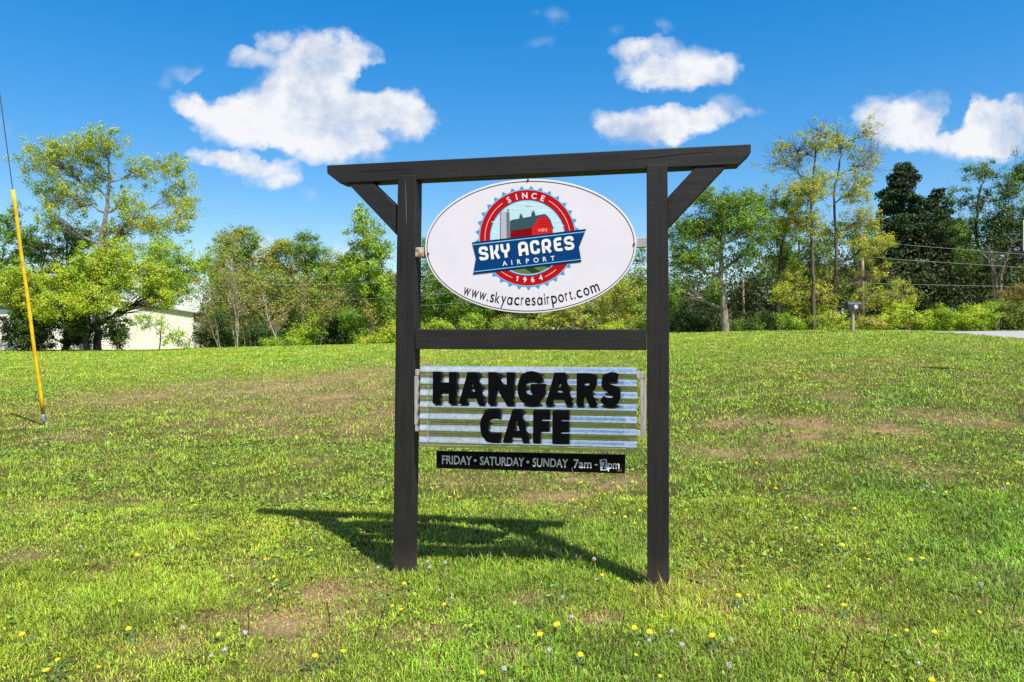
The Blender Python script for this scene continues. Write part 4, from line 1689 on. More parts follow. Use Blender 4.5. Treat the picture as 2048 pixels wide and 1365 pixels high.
YG = [(0.31, 0.40, 0.022), (0.40, 0.44, 0.03), (0.21, 0.33, 0.022)]
YG2 = [(0.32, 0.43, 0.02), (0.24, 0.37, 0.02), (0.38, 0.44, 0.028)]
MG = [(0.12, 0.23, 0.02), (0.17, 0.28, 0.022), (0.085, 0.17, 0.018)]
BG = [(0.22, 0.36, 0.02), (0.29, 0.41, 0.022), (0.15, 0.27, 0.02)]
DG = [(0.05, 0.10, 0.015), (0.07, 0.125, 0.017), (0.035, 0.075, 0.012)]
CON = [(0.028, 0.06, 0.02), (0.04, 0.075, 0.022), (0.03, 0.05, 0.02)]
OL = [(0.23, 0.31, 0.03), (0.18, 0.26, 0.028), (0.30, 0.32, 0.04)]
TAN = [(0.40, 0.36, 0.065), (0.31, 0.34, 0.045), (0.26, 0.33, 0.035)]
OAK = [(0.36, 0.41, 0.03), (0.29, 0.36, 0.028), (0.40, 0.40, 0.045)]
RUS = [(0.24, 0.15, 0.055), (0.18, 0.15, 0.04), (0.14, 0.16, 0.03)]

# --- left side
tree('broadleaf_tree', 'tall airy tree with yellow-green leaves rising above the white shed', 'tree', 54, [(197, 707), (196, 640), (201, 560), (197, 490), (214, 420), (222, 350)], .30,
     [(110, 325, 52, 44), (165, 305, 46, 38), (222, 290, 42, 36), (268, 330, 36, 34, .7), (330, 322, 42, 32, .75), (342, 385, 44, 44, .75), (378, 440, 26, 36, .9), (292, 440, 46, 36, .7), (238, 400, 38, 36, .6),
      (150, 392, 52, 40, .7), (84, 372, 40, 32, .8), (210, 462, 52, 34, .7), (112, 440, 40, 34, .7), (330, 455, 40, 26, .8), (190, 350, 40, 36, .6)], YG, leaf=3.7, bark='bark_grey', seed=3, dens=1.5, clump=8, per=12, drop=.5)
tree('broadleaf_tree', 'dense rounded yellow-green tree standing in front of the white shed', 'tree', 50, [(172, 707), (172, 640), (178, 580)], .25,
     [(190, 522, 48, 34), (250, 552, 55, 42), (172, 566, 60, 40), (112, 566, 50, 40), (60, 588, 46, 34), (28, 604, 34, 26), (292, 585, 40, 34), (215, 600, 62, 30), (130, 612, 62, 30), (318, 596, 24, 24, .6), (60, 560, 40, 34), (20, 575, 34, 30), (240, 505, 44, 28), (300, 548, 34, 26)], YG2, bark='bark_dark', seed=4, dens=2.0, leaf=3.9)
tree('shade_foliage', 'low foliage coloured dark for the shade under the rounded tree beside the shed', 'bush', 51.5, [(130, 706), (130, 670), (128, 640)], .12,
     [(52, 660, 34, 32), (40, 632, 34, 24), (95, 655, 42, 40), (180, 650, 34, 30), (138, 668, 36, 34), (90, 625, 50, 30), (60, 690, 30, 14), (240, 645, 34, 24, .7), (262, 672, 26, 18, .6), (228, 678, 20, 18, .6)], DG, bark='bark_dark', seed=5, dens=2.2)  # dark leaf colour stands in for the shade below the rounded crown
tree('young_tree', 'slender young tree with light green leaves against the shed wall', 'tree', 49, [(318, 705), (322, 660), (325, 630)], .05,
     [(300, 648, 24, 28, .8), (340, 668, 30, 24, .8), (350, 692, 22, 14, .7), (272, 640, 24, 24, .8), (372, 690, 14, 18, .8)], BG, bark='bark_brown', seed=6, dens=.5)
tree('broadleaf_tree', 'green tree cut by the left picture edge behind the guy wire', 'tree', 62, [(-10, 702), (-8, 600), (0, 520)], .25,
     [(14, 452, 32, 40), (8, 520, 40, 44), (66, 486, 36, 40), (40, 560, 46, 36), (-50, 480, 50, 50)], MG, seed=8)
tree('cedar_tree', 'dark cedar showing between the branches of the tall airy tree', 'tree', 60, [(132, 702), (132, 560), (135, 450)], .2,
     [(138, 470, 40, 34), (100, 500, 46, 34), (165, 500, 40, 40), (130, 545, 70, 40)], DG, needle=True, seed=9, bark='bark_dark')
tree('broadleaf_tree', 'bright green bushy tree to the right of the shed roof', 'tree', 86, [(345, 700), (345, 600), (340, 540)], .18,
     [(295, 500, 36, 30), (345, 520, 50, 42), (320, 575, 60, 40), (385, 540, 38, 40), (420, 520, 30, 30)], BG, seed=10, dens=1.7, leaf=3.8)
tree('broadleaf_tree', 'olive-topped tree highest of the wood right of the shed', 'tree', 76, [(470, 695), (470, 600), (472, 520)], .22,
     [(440, 486, 28, 22), (478, 470, 30, 18), (506, 490, 26, 20), (468, 515, 54, 28), (455, 548, 60, 30)], [(0.18, 0.27, 0.025), (0.26, 0.31, 0.03), (0.12, 0.21, 0.02)], seed=11, dens=2.3, leaf=3.8)
tree('broadleaf_tree', 'tan and orange budding tree in the wood left of the green-topped tree', 'tree', 75, [(552, 695), (550, 600), (550, 540)], .18,
     [(552, 500, 28, 22), (532, 526, 30, 26), (580, 492, 20, 14), (570, 535, 34, 28)], TAN, seed=12, dens=2.3, leaf=3.8)
tree('broadleaf_tree', 'dark green pointed crown standing out of the wood skyline', 'tree', 73, [(615, 694), (613, 600), (612, 520)], .2,
     [(612, 478, 18, 18), (602, 502, 34, 20), (640, 504, 20, 15), (622, 532, 42, 24)], MG, seed=13, dens=2.3, leaf=3.8)
tree('broadleaf_tree', 'ochre budding tree beside the narrow green tree left of the sign', 'tree', 71, [(680, 692), (680, 600), (682, 560)], .16,
     [(672, 528, 28, 20), (702, 535, 30, 28), (655, 566, 36, 30), (690, 580, 44, 34)], TAN[1:] + OL, seed=14, dens=2.3, leaf=3.8)
tree('narrow_tree', 'narrow upright green tree just left of the sign frame', 'tree', 56, [(738, 692), (739, 640), (736, 560), (735, 480)], .17,
     [(728, 436, 22, 22, .9), (738, 470, 40, 28), (722, 505, 48, 28), (768, 500, 28, 20), (742, 535, 42, 28), (757, 582, 36, 34), (702, 556, 26, 22), (772, 632, 22, 28), (740, 615, 30, 24, .7)], BG, leaf=4.6, bark='bark_brown', seed=15, dens=1.35)
for i, (px, w, top, cl, sd) in enumerate([(448, 40, 545, 0, 20), (488, 50, 548, 0, 21), (545, 46, 552, 1, 22), (605, 50, 556, 0, 23), (655, 46, 585, 1, 24), (775, 40, 550, 0, 25)]):
    lab = ['olive budding tree leaning out of the left wood edge', 'olive budding tree behind the pale bare stems', 'yellowish budding tree above the forked bare trunk', 'olive budding tree beneath the pointed dark crown',
           'yellowish small tree near the narrow green tree', 'olive tree half hidden behind the left sign post'][i]
    tree('budding_tree', lab, 'tree', 65 - i % 3, [(px, 696), (px + 2, 640), (px - 2, top + 20)], .11,
         [(px, top + 12, w * .8, 26, .7), (px - 18, top + 45, w * .7, 34, .7), (px + 18, top + 50, w * .7, 36, .7), (px, top + 90, w * .8, 30, .5)], [OL, TAN[1:] + OL][cl], leaf=3.3, seed=sd, dens=2.3, clump=8, per=12)
bare_tree('bare_tree', 'pale bare multi-stemmed tree fanning upward at the wood edge', 52, [[(473, 699), (471, 640), (455, 590), (446, 560)], [(474, 699), (474, 620), (472, 540)], [(476, 699), (480, 620), (478, 560)], [(471, 699), (462, 650), (450, 600)]], 31, buds=7, bark='bark_pale')
bare_tree('bare_tree', 'thin bare tree leaning left beside the shed corner', 52.5, [[(438, 700), (425, 650), (408, 600)], [(442, 700), (432, 640), (424, 605)], [(441, 700), (420, 665), (398, 650)]], 32, r0=.035, buds=5)
bare_tree('bare_tree', 'forked bare tree with pinkish grey trunk in the wood', 53, [[(553, 692), (549, 668), (538, 640), (530, 605)], [(553, 692), (551, 670), (562, 650), (572, 630)]], 33, r0=.07, buds=4, bark='bark_pale', twigl=1.1)
bare_tree('bare_tree', 'slim dark-stemmed bare tree right of the pale fan of stems', 53.5, [[(502, 696), (501, 640), (499, 570)], [(490, 696), (488, 660), (484, 640)]], 34, r0=.05, bark='bark_brown', buds=5)
bare_tree('bare_tree', 'crooked bare sapling in dark brush left of the narrow tree', 54, [[(612, 690), (608, 640), (605, 600)], [(640, 690), (652, 640), (668, 610)], [(628, 690), (640, 650), (655, 625)]], 35, r0=.035, buds=6)
bare_tree('bare_tree', 'leaning bare sapling beside the narrow green tree trunk', 54.5, [[(750, 690), (746, 650), (740, 620)], [(753, 690), (748, 655), (744, 640)]], 36, r0=.03, buds=5)
for i, (lab, px, d, bl_, cl, sd) in enumerate([
        ('dark leafy bush at the wood edge by the shed corner', 430, 56, [(418, 668, 22, 26), (446, 668, 32, 28), (436, 642, 30, 22)], DG, 41),
        ('dark bush behind the pale fan of bare stems', 510, 57, [(500, 665, 36, 30), (535, 672, 30, 24), (470, 672, 30, 22)], DG, 42),
        ('low bright green bush in front of the forked bare tree', 560, 50, [(545, 686, 30, 9), (580, 684, 24, 9)], BG, 43),
        ('fresh green bush beside the dark hollow in the wood', 605, 54, [(598, 670, 24, 22), (614, 684, 18, 12), (628, 652, 24, 24)], BG, 44),
        ('dark bush in the hollow left of the narrow tree', 650, 57, [(640, 670, 30, 24), (672, 660, 34, 34), (690, 676, 30, 18)], DG, 45),
        ('mid green bush at the foot of the narrow tree', 720, 54, [(712, 655, 26, 34), (728, 678, 24, 14), (700, 640, 24, 24)], MG, 46),
        ('yellow-green bush beside the left sign post', 770, 50, [(770, 676, 26, 16), (735, 684, 24, 9), (790, 670, 16, 20)], YG2, 47),
        ('yellow grassy bush under the left end of the oval sign', 885, 50, [(880, 655, 30, 14), (860, 662, 22, 12)], YG2, 48),
        ('rounded bright green bush under the oval sign', 950, 51, [(952, 645, 26, 18), (940, 660, 26, 12)], BG, 49),
        ('olive bush under the middle of the oval sign', 1020, 50, [(1010, 650, 32, 18), (1046, 654, 28, 16)], OL, 50),
        ('bright green low bush behind the crossbar near the right post', 1230, 46, [(1215, 655, 30, 10), (1255, 652, 28, 12)], YG2, 51),
        ('yellowish scrub at the foot of the right sign post', 1300, 45, [(1290, 645, 22, 16), (1315, 652, 22, 12)], OL, 52)]):
    bush('bush', lab, d, px, bl_, cl, sd)

# --- behind the signs
tree('broadleaf_tree', 'green tree showing between the left post and the oval sign', 'tree', 57, [(872, 690), (872, 620), (866, 560)], .2,
     [(862, 545, 36, 44), (900, 575, 44, 40), (868, 610, 40, 34), (930, 610, 50, 34), (960, 560, 50, 40), (850, 500, 30, 30, .5)], MG, seed=61, dens=1.7, leaf=4)
tree('broadleaf_tree', 'dark thicket tree behind the lower rim of the oval sign', 'tree', 60, [(1020, 685), (1020, 620), (1018, 570)], .2,
     [(1000, 560, 60, 50), (1040, 610, 60, 40), (980, 625, 50, 30)], MG + DG, seed=62, dens=1.6, leaf=4)
tree('broadleaf_tree', 'tan and yellow budding tree behind the lower right of the oval sign', 'tree', 50, [(1145, 680), (1146, 650), (1150, 620), (1160, 590)], .14,
     [(1120, 618, 50, 34), (1190, 600, 50, 36), (1240, 588, 42, 30), (1232, 630, 46, 22), (1160, 640, 44, 16), (1090, 640, 30, 18)], TAN + OAK[:1], leaf=4.0, bark='bark_pale', seed=63, dens=1.5)
tree('broadleaf_tree', 'thin green tree in the gap beside the right sign post', 'tree', 58, [(1278, 680), (1278, 600), (1282, 540)], .12,
     [(1282, 515, 20, 24, .8), (1284, 565, 22, 30, .7), (1270, 615, 26, 30), (1240, 560, 30, 40, .7)], OL + MG, seed=64, dens=1.4, leaf=4)

# --- right side
tree('broadleaf_tree', 'spreading fresh green tree right of the sign with a grey trunk', 'tree', 43, [(1451, 668), (1447, 620), (1441, 560), (1445, 500), (1450, 440)], .26,
     [(1420, 398, 50, 26), (1485, 396, 44, 24), (1375, 455, 40, 36), (1432, 452, 52, 34), (1498, 455, 46, 40), (1372, 515, 44, 34), (1424, 505, 36, 26, .7), (1488, 510, 32, 26, .7), (1356, 580, 30, 36, .8), (1438, 592, 14, 22, .7), (1420, 575, 20, 20, .6), (1465, 430, 50, 40)], [(0.12, 0.24, 0.02), (0.19, 0.32, 0.02), (0.085, 0.17, 0.018)], leaf=4.0, bark='bark_grey', seed=71, dens=2.0, drop=.3)
tree('broadleaf_tree', 'yellow-green tree with a crooked dark trunk between two taller trees', 'tree', 46, [(1557, 665), (1556, 600), (1557, 540), (1562, 490), (1576, 440)], .2,
     [(1530, 405, 38, 30), (1572, 440, 34, 34, .8), (1592, 405, 34, 34, .7), (1535, 470, 34, 34, .8), (1560, 510, 34, 24, .6), (1585, 520, 26, 30, .6)], [(0.18, 0.27, 0.025), (0.26, 0.34, 0.03), (0.12, 0.22, 0.02)], bark='bark_dark', seed=72, dens=1.6, leaf=4.0)
tree('oak_tree', 'tall sparse oak with budding yellow leaves and dark straight trunk', 'tree', 43, [(1628, 664), (1627, 600), (1624, 520), (1620, 450), (1628, 370), (1630, 300)], .14,
     [(1598, 300, 50, 36, .4), (1560, 320, 40, 36, .25), (1640, 290, 34, 34, .6), (1625, 262, 26, 24, .25), (1600, 385, 50, 40, .7), (1646, 370, 40, 40, .7), (1590, 440, 46, 30, .7), (1632, 450, 30, 36, .5), (1590, 560, 46, 30, .7),
      (1565, 590, 36, 26, .7), (1650, 590, 40, 36, .7), (1610, 620, 40, 22, .5)], OAK, leaf=3.4, bark='bark_brown', seed=73, dens=1.6, clump=7.5, per=10, bt=1.0)
tree('oak_tree', 'forked yellow-budding oak with low boughs spreading behind the mailbox', 'tree', 44, [(1672, 664), (1672, 600), (1672, 530), (1674, 480), (1668, 400), (1680, 320)], .15,
     [(1678, 290, 36, 36, .7), (1730, 320, 38, 40, .3), (1716, 270, 26, 26, .35), (1750, 290, 26, 30, .14), (1700, 380, 46, 38, .75), (1742, 430, 40, 34, .7), (1768, 478, 36, 18, .95), (1716, 500, 44, 28, .75), (1758, 545, 44, 22, .6), (1790, 590, 40, 22, .6),
      (1724, 600, 52, 26, .7), (1672, 470, 36, 40, .6), (1680, 560, 36, 40, .6), (1812, 570, 18, 14, .7)], OAK, leaf=3.4, bark='bark_brown', seed=74, dens=1.6, clump=7.5, per=10, bt=1.0)


def conifer(label, apex, w, bot, d, seed, name='conifer_tree'):
    """whorls of drooping boughs up a straight trunk"""
    pl = Plant(seed)
    rng = pl.rng
    k = d / F
    tp = at(apex[0], apex[1], d)
    gz = land1(tp.x, d)
    base = (tp.x, d, gz)
    H = tp.z - gz
    pl.tube(np.array([(tp.x, d, gz - .2), (tp.x, d, gz + H * .5), (tp.x, d, tp.z)]), np.array([.3, .18, .03]), 7)
    z0 = EYE - (bot - HY) * k
    z = tp.z - .1
    while z > z0:
        t = (tp.z - z) / (tp.z - z0)
        Rm = w * k * min(1.0, .10 + 1.15 * t ** .62)
        for _ in range(rng.integers(6, 9) if t > .12 else 4):
            a = rng.uniform(0, 6.283)
            L_ = Rm * rng.uniform(.62, 1.12)
            dr = np.array([math.cos(a), math.sin(a), 0])
            p0 = np.array([tp.x, d, z])
            p2 = p0 + dr * L_ + np.array([0, 0, -L_ * rng.uniform(.05, .3) + .15])
            B = curve3(p0, p2, np.array([0, 0, .14 * L_]), 5)
            pl.tube(B, np.linspace(.05, .012, 5), 3)
            n = int(34 + 150 * L_)
            u = rng.uniform(.18, 1.02, n) ** .8
            P = np.stack([np.interp(u, np.linspace(0, 1, 5), B[:, i]) for i in range(3)], -1)
            sd_ = np.array([-dr[1], dr[0], 0])
            wd = (.16 + .30 * L_ * (1.05 - u) * .5)
            P = P + sd_ * (rng.normal(size=n) * wd)[:, None] + rng.normal(size=(n, 3)) * .07
            P[:, 2] -= np.abs(rng.normal(size=n)) * .17
            ck = np.full(n, rng.integers(0, len(CON)))
            pl.leaves(P, tint(rng, n, CON, ck), .20)
        z -= .34 + .22 * t
    root = thing(name, label, 'tree', base, 0)
    link('trunk', pl.trunk_mesh('trunk', base), M['bark_dark'], root)
    link('crown', pl.leaf_mesh('crown', base, .2), M['needle'], root)
    return root


conifer('tall dark conifer with a rounded top behind the oaks', (1803, 328), 92, 650, 58, 81)
conifer('shorter dark conifer on the right shoulder of the tall one', (1876, 380), 62, 650, 60, 82)
conifer('dark conifer lowest of the three beside the pale split trunk', (1912, 440), 56, 650, 62, 83)
tree('broadleaf_tree', 'tall open green tree at the right edge with thin upper limbs', 'tree', 54, [(1968, 668), (1966, 560), (1955, 460), (1962, 380)], .2,
     [(1944, 348, 30, 22, .6), (1976, 342, 26, 20, .5), (1935, 395, 30, 32, .5), (1985, 400, 32, 34, .6), (1935, 455, 42, 36, 1), (1985, 470, 40, 40), (1925, 520, 36, 36), (1975, 540, 44, 34)], [(0.085, 0.17, 0.02), (0.12, 0.21, 0.022), (0.07, 0.13, 0.017)], leaf=4.0, bark='bark_dark', seed=84, dens=1.6)
tree('broadleaf_tree', 'dense dark green tree cut by the right picture edge', 'tree', 52, [(2050, 668), (2048, 560), (2040, 460)], .22,
     [(2030, 372, 30, 36, .8), (2060, 350, 40, 40), (2020, 430, 36, 36), (2060, 440, 50, 50), (2030, 500, 46, 44), (2050, 560, 46, 40), (2100, 500, 60, 80)], [(0.075, 0.15, 0.018), (0.10, 0.19, 0.02), (0.06, 0.12, 0.016)], seed=85, dens=1.7, leaf=4.0)
bare_tree('dead_tree', 'pale grey split trunk in the dark trees above the rusty shrub', 50, [[(1996, 600), (1994, 575), (1992, 545), (1984, 505)], [(1996, 600), (1995, 560), (1998, 530), (2004, 495)], [(1994, 560), (1986, 535), (1976, 515)]], 86, bark='bark_grey', r0=.13, buds=0, twigl=.3)
for i, (lab, px, d, bl_, cl, sd, nm) in enumerate([
        ('leftmost of the bright green roadside bushes, right of the mailbox', 1800, 42, [(1782, 640, 28, 22), (1808, 630, 32, 26), (1838, 642, 24, 22)], YG2, 91, 'bush'),
        ('bright green roadside bush with a raised leafy tuft', 1865, 42.5, [(1850, 642, 24, 20), (1880, 630, 18, 24), (1872, 650, 24, 14)], YG2[:2] + BG, 92, 'bush'),
        ('low bright green roadside bush in the middle of the row', 1915, 42, [(1906, 648, 26, 14), (1932, 640, 26, 18)], YG2, 93, 'bush'),
        ('largest rounded bright green bush beside the road', 1968, 42.5, [(1948, 630, 30, 26), (1984, 628, 28, 28), (1964, 648, 30, 16)], YG2[:2] + BG, 94, 'bush'),
        ('olive green bush at the right end of the roadside row', 2020, 43, [(2010, 620, 28, 22), (2036, 636, 30, 24), (2060, 630, 30, 26)], [(0.15, 0.2, 0.025), (0.12, 0.17, 0.02)], 95, 'bush'),
        ('rusty orange-brown shrub above the roadside bushes', 2020, 47, [(2000, 592, 26, 9), (2026, 582, 26, 14), (2044, 592, 24, 18)], RUS, 96, 'bush'),
        ('dark spreading bush left of the crooked trunk', 1490, 44, [(1480, 648, 30, 14), (1520, 645, 30, 18), (1500, 655, 36, 12)], MG + DG, 97, 'bush'),
        ('bright leafy bush at the crooked trunk base', 1568, 42, [(1572, 640, 18, 18), (1590, 650, 20, 12)], BG, 98, 'bush'),
        ('olive weedy scrub between oak trunk and mailbox', 1655, 41, [(1652, 640, 28, 20), (1680, 652, 26, 12), (1640, 655, 24, 10)], OL + YG, 99, 'bush'),
        ('straw-coloured scrub right of the mailbox post', 1745, 41, [(1735, 648, 22, 14), (1760, 650, 16, 10)], TAN, 100, 'bush'),
        ('dark bush in the shade right of the sign post', 1375, 46, [(1360, 645, 34, 20), (1400, 650, 34, 16)], DG, 101, 'bush')]):
    bush(nm, lab, d, px, bl_, cl, sd)

tree('broadleaf_tree', 'mid green tree filling the gap between the crooked trunk and the oaks', 'tree', 56, [(1598, 666), (1598, 560), (1600, 480)], .16,
     [(1585, 470, 40, 34), (1630, 500, 40, 34), (1560, 540, 36, 30), (1610, 550, 46, 34), (1650, 560, 40, 36), (1520, 560, 30, 34, .8)], MG, seed=87, dens=1.5, leaf=4)
tree('broadleaf_tree', 'shaded green tree behind the utility pole', 'tree', 57, [(1710, 666), (1710, 560), (1708, 480)], .16,
     [(1700, 470, 44, 36), (1745, 520, 40, 40), (1695, 550, 46, 40), (1740, 590, 44, 34)], MG + DG, seed=88, dens=1.5, leaf=4)
# --- the wood behind: slim trees nobody would tell apart
rng = random.Random(5)
WOODLAB = 'slim young tree in the shaded wood behind the nearer trees'
protos = []
for i in range(3):
    cl = [MG + DG, DG, OL + MG][i]
    t = tree('wood_tree', WOODLAB, 'tree', 66, [(1024, 690), (1026, 600), (1022, 540)], .13,
             [(1024, 545, 40, 34), (1000, 585, 44, 36), (1050, 590, 44, 36), (1022, 630, 50, 34), (1010, 665, 46, 26)], cl, leaf=4.4, bark='bark_dark', seed=110 + i, group='young trees filling the wood', dens=1.6)
    protos.append(t)
spots = [(462, 72), (480, 74), (520, 70), (575, 76), (630, 71), (680, 69), (730, 70), (790, 68), (840, 69), (910, 66), (980, 70), (1060, 68), (1130, 64), (1200, 62), (1260, 66), (1330, 62), (1385, 58), (1420, 63), (1480, 60), (1520, 64),
         (1590, 60), (1640, 63), (1700, 60), (1750, 64), (1930, 66), (2000, 64), (2080, 62), (-60, 74), (40, 92), (250, 90), (330, 92), (600, 66), (660, 67), (500, 66), (550, 69), (2180, 60), (2290, 62), (2400, 58), (2520, 60), (-200, 70), (-340, 72)]
for i, (px, d) in enumerate(spots):
    t = protos[i] if i < 3 else copy_tree(protos[i % 3])
    x = (px - CX) / F * d
    t.location = (x, d, land1(x, d) - .3)
    t.rotation_euler = (0, 0, rng.uniform(0, 6.28))
    s = rng.uniform(.72, 1.0)
    if px in (1420, 1480, 1385, 1520, 1330):
        s *= .72
    t.scale = (s * rng.uniform(.9, 1.2), s, s)

# dark undergrowth that reads as one mass under the trees
pl = Plant(200)
r = pl.rng
n = 120000
px = r.uniform(-300, 2300, n)
d = r.uniform(58, 76, n)
d = np.where((px > 1340), d - 10, d)
x = (px - CX) / F * d
keep = ~((px < 400) & (d < 74))
x, d, px = x[keep], d[keep], px[keep]
hh = 5.0 * (0.35 + fbm(px / 40, d / 3, 8, 3)) * np.where(px > 1340, 1.1, 1.0)
P = np.stack([x, d, land(x, d) + r.random(len(x)) ** 1.1 * hh * 1.3], -1)
colr = np.array([(0.035, 0.06, 0.012), (0.06, 0.085, 0.018), (0.07, 0.065, 0.025)])[r.integers(0, 3, len(x))] * r.uniform(.7, 1.3, (len(x), 1)) * ALB
pl.leaves(P, colr, 0.20)
o = link('undergrowth', pl.leaf_mesh('undergrowth', (0, 0, 0)), M['leaf'])
tag(o, 'dark tangled undergrowth beneath the trees of the wood', 'undergrowth', kind='stuff')

# ------------------------------------------------------------------ white metal sheds
def shed(label, x0px, x1px, d, ridge_px, ridge_y, eave_y, base_y, depth, trim=False, ribs=True):
    a = at(x0px, base_y, d)
    b = at(x1px, base_y, d)
    z0 = min(land1(a.x, d), land1(b.x, d)) - .2
    root = thing('metal_shed', label, 'shed', ((a.x + b.x) / 2, d, z0))
    rt = Vector(root.location)
    e = at(0, eave_y, d).z - z0
    w0, w1 = a.x - rt.x, b.x - rt.x
    rx = at(ridge_px, 0, d).x - rt.x
    rz = at(0, ridge_y, d).z - z0
    mb = MB()
    fr_ = [(w0, 0, 0), (w1, 0, 0), (w1, 0, e), (rx, 0, rz), (w0, 0, e)]
    mb.prism(fr_, [(x, depth, z) for x, y, z in fr_])
    wl = mb.build('wall', M['shed_white'], root)
    mb = MB()
    t = .14
    ov_ = .35
    s0 = (rz - e) / max(.1, rx - w0)
    s1 = (rz - e) / max(.1, w1 - rx)
    pr = [(w0 - ov_, e - s0 * ov_ + .01), (rx, rz + .01), (w1 + ov_, e - s1 * ov_ + .01), (w1 + ov_, e - s1 * ov_ + t), (rx, rz + t), (w0 - ov_, e - s0 * ov_ + t)]
    mb.prism([(x, -.3, z) for x, z in pr], [(x, depth + .3, z) for x, z in pr])
    mb.build('roof', M['shed_roof'], root)
    mb = MB()
    x = w0 + .2
    while x < w1 - .1:
        zt = (e + (x - w0) * s0 if x < rx else e + (w1 - x) * s1) - .03
        mb.box(x, x + .06, -.035, .0, .05, zt)
        x += .42
    mb.build('wall_rib', M['shed_white'], wl)['kind'] = 'stuff'
    if trim:
        mb = MB()
        mb.box(w0, w1, -.06, -.036, e * .84, e * .97)
        mb.build('eave_band', M['shed_trim'], wl)
        mb = MB()
        mb.box(w0, w1, -.06, -.036, e * .44, e * .47)
        mb.build('wall_seam', M['shed_trim'], wl)
    return root


shed('white metal shed with a low gable roof behind the rounded tree', 62, 387, 68, 224, 600, 625, 700, 6)
shed('white ribbed metal shed with blue-grey eave band at the left edge', -160, 36, 69, -60, 606, 612, 699, 16, trim=True)

# ------------------------------------------------------------------ mailbox
mg = on_ground(1706, 664)
md_ = 31.0
mx = (1706 - CX) / F * md_
mz = land1(mx, md_)
mbx = thing('mailbox', 'black mailbox with a white round emblem on a wooden post', 'mailbox', (mx, md_, mz), R(6))
k = md_ / F
zb = EYE - (619.5 - HY) * k - mz
zt = EYE - (604.5 - HY) * k - mz
mb = MB()
mb.box(-.045, .045, -.045, .045, -.2, zb)
mb.build('post', M['old_wood'], mbx, bevel=.006)
hw, hd, hh = 13.4 * k, 0.17, zt - zb
prof = [(-hd, 0), (hd, 0), (hd, hh * .6)] + [(hd * math.cos(a), hh * .6 + hh * .4 * math.sin(a)) for a in np.linspace(0.25, math.pi - .25, 9)] + [(-hd, hh * .6)]
mb = MB()
mb.prism([(-hw, y, zb + z) for y, z in prof], [(hw, y, zb + z) for y, z in prof])
mbox_ = mb.build('box', M['mail_black'], mbx, bevel=.006, seg=2)
mb = MB()
prof2 = [(y * 1.05, z * 1.03) for y, z in prof]
mb.prism([(-hw - .03, y, zb - .01 + z) for y, z in prof2], [(-hw, y, zb - .01 + z) for y, z in prof2])
mb.build('door', M['mail_black'], mbox_, bevel=.005)
mb = MB()
pr = [(hd * 1.06 * math.cos(a), hh * .61 + hh * .43 * math.sin(a)) for a in np.linspace(0.1, math.pi - .1, 9)]
mb.prism([(-hw - .01, y, zb + z) for y, z in pr], [(hw + .02, y, zb + z) for y, z in pr])
mb.build('lid', M['mail_top'], mbox_, bevel=.004)
# ring and the two strokes inside it
mb = MB()
cz = zb + hh * .36
ring = [(.035 + .082 * math.cos(a), -hd - .006, cz + .082 * math.sin(a)) for a in np.linspace(0, 2 * math.pi, 33)[:-1]]
rin = [(.035 + .058 * math.cos(a), -hd - .006, cz + .058 * math.sin(a)) for a in np.linspace(0, 2 * math.pi, 33)[:-1]]
mb.add(ring + rin, [(i, (i + 1) % 32, (i + 1) % 32 + 32, i + 32) for i in range(32)])
mb.add([(.035 - .056, -hd - .007, cz + .03), (.035 - .02, -hd - .007, cz + .05), (.035 + .056, -hd - .007, cz - .03), (.035 + .02, -hd - .007, cz - .045)], [(0, 1, 2, 3)])
mb.build('emblem', M['art_white'], mbox_)

# ------------------------------------------------------------------ poles, wires, edge of a road sign
def pole(label, px, py0, py1, d, r, cross=False):
    a = at(px, py0, d)
    z = land1(a.x, d)
    t = thing('utility_pole', label, 'utility pole', (a.x, d, z))
    mb = MB()
    top = at(px - 1, py1, d).z - z
    mb.tube([(0, 0, -.3), (0, 0, top * .5), (-.03, 0, top)], [r, r * .9, r * .75], 10)
    sh = mb.build('shaft', M['pole_wood'], t, smooth=True)
    for zz_ in (.985, .9, .8):
        mb = MB()
        mb.tube([(-.02, -r, top * zz_), (-.02, -r - .12, top * zz_), (-.02, -r - .12, top * zz_ + .1)], [.03, .03, .045], 6)
        mb.build('insulator', M['steel'], sh)
    return t


pole('brown wooden utility pole among the oak boughs behind the mailbox', 1725, 664, 468, 47, .13)
pole('slender short wooden pole in the dark wood by the grey trunk', 1487, 664, 556, 52, .085)


def wire(label, pts):
    P = np.array([(px, py, d) for px, py, d in pts], float)
    tt = np.linspace(0, len(P) - 1, 8 * len(P))
    # smooth interpolation
    Q = np.stack([np.interp(tt, np.arange(len(P)), P[:, i]) for i in range(3)], -1)
    for _ in range(3):
        Q[1:-1] = (Q[:-2] + 2 * Q[1:-1] + Q[2:]) / 4
    W_ = np.array([at(a, b, c) for a, b, c in Q])
    b = W_[0]
    o = link('overhead_cable', None)
    bpy.data.objects.remove(o)
    mb = MB()
    mb.tube(W_ - b, .010, 5)
    o = mb.build('overhead_cable', M['cable_pale'])
    o.location = b
    tag(o, label, 'cable', 'overhead cables along the wood edge')


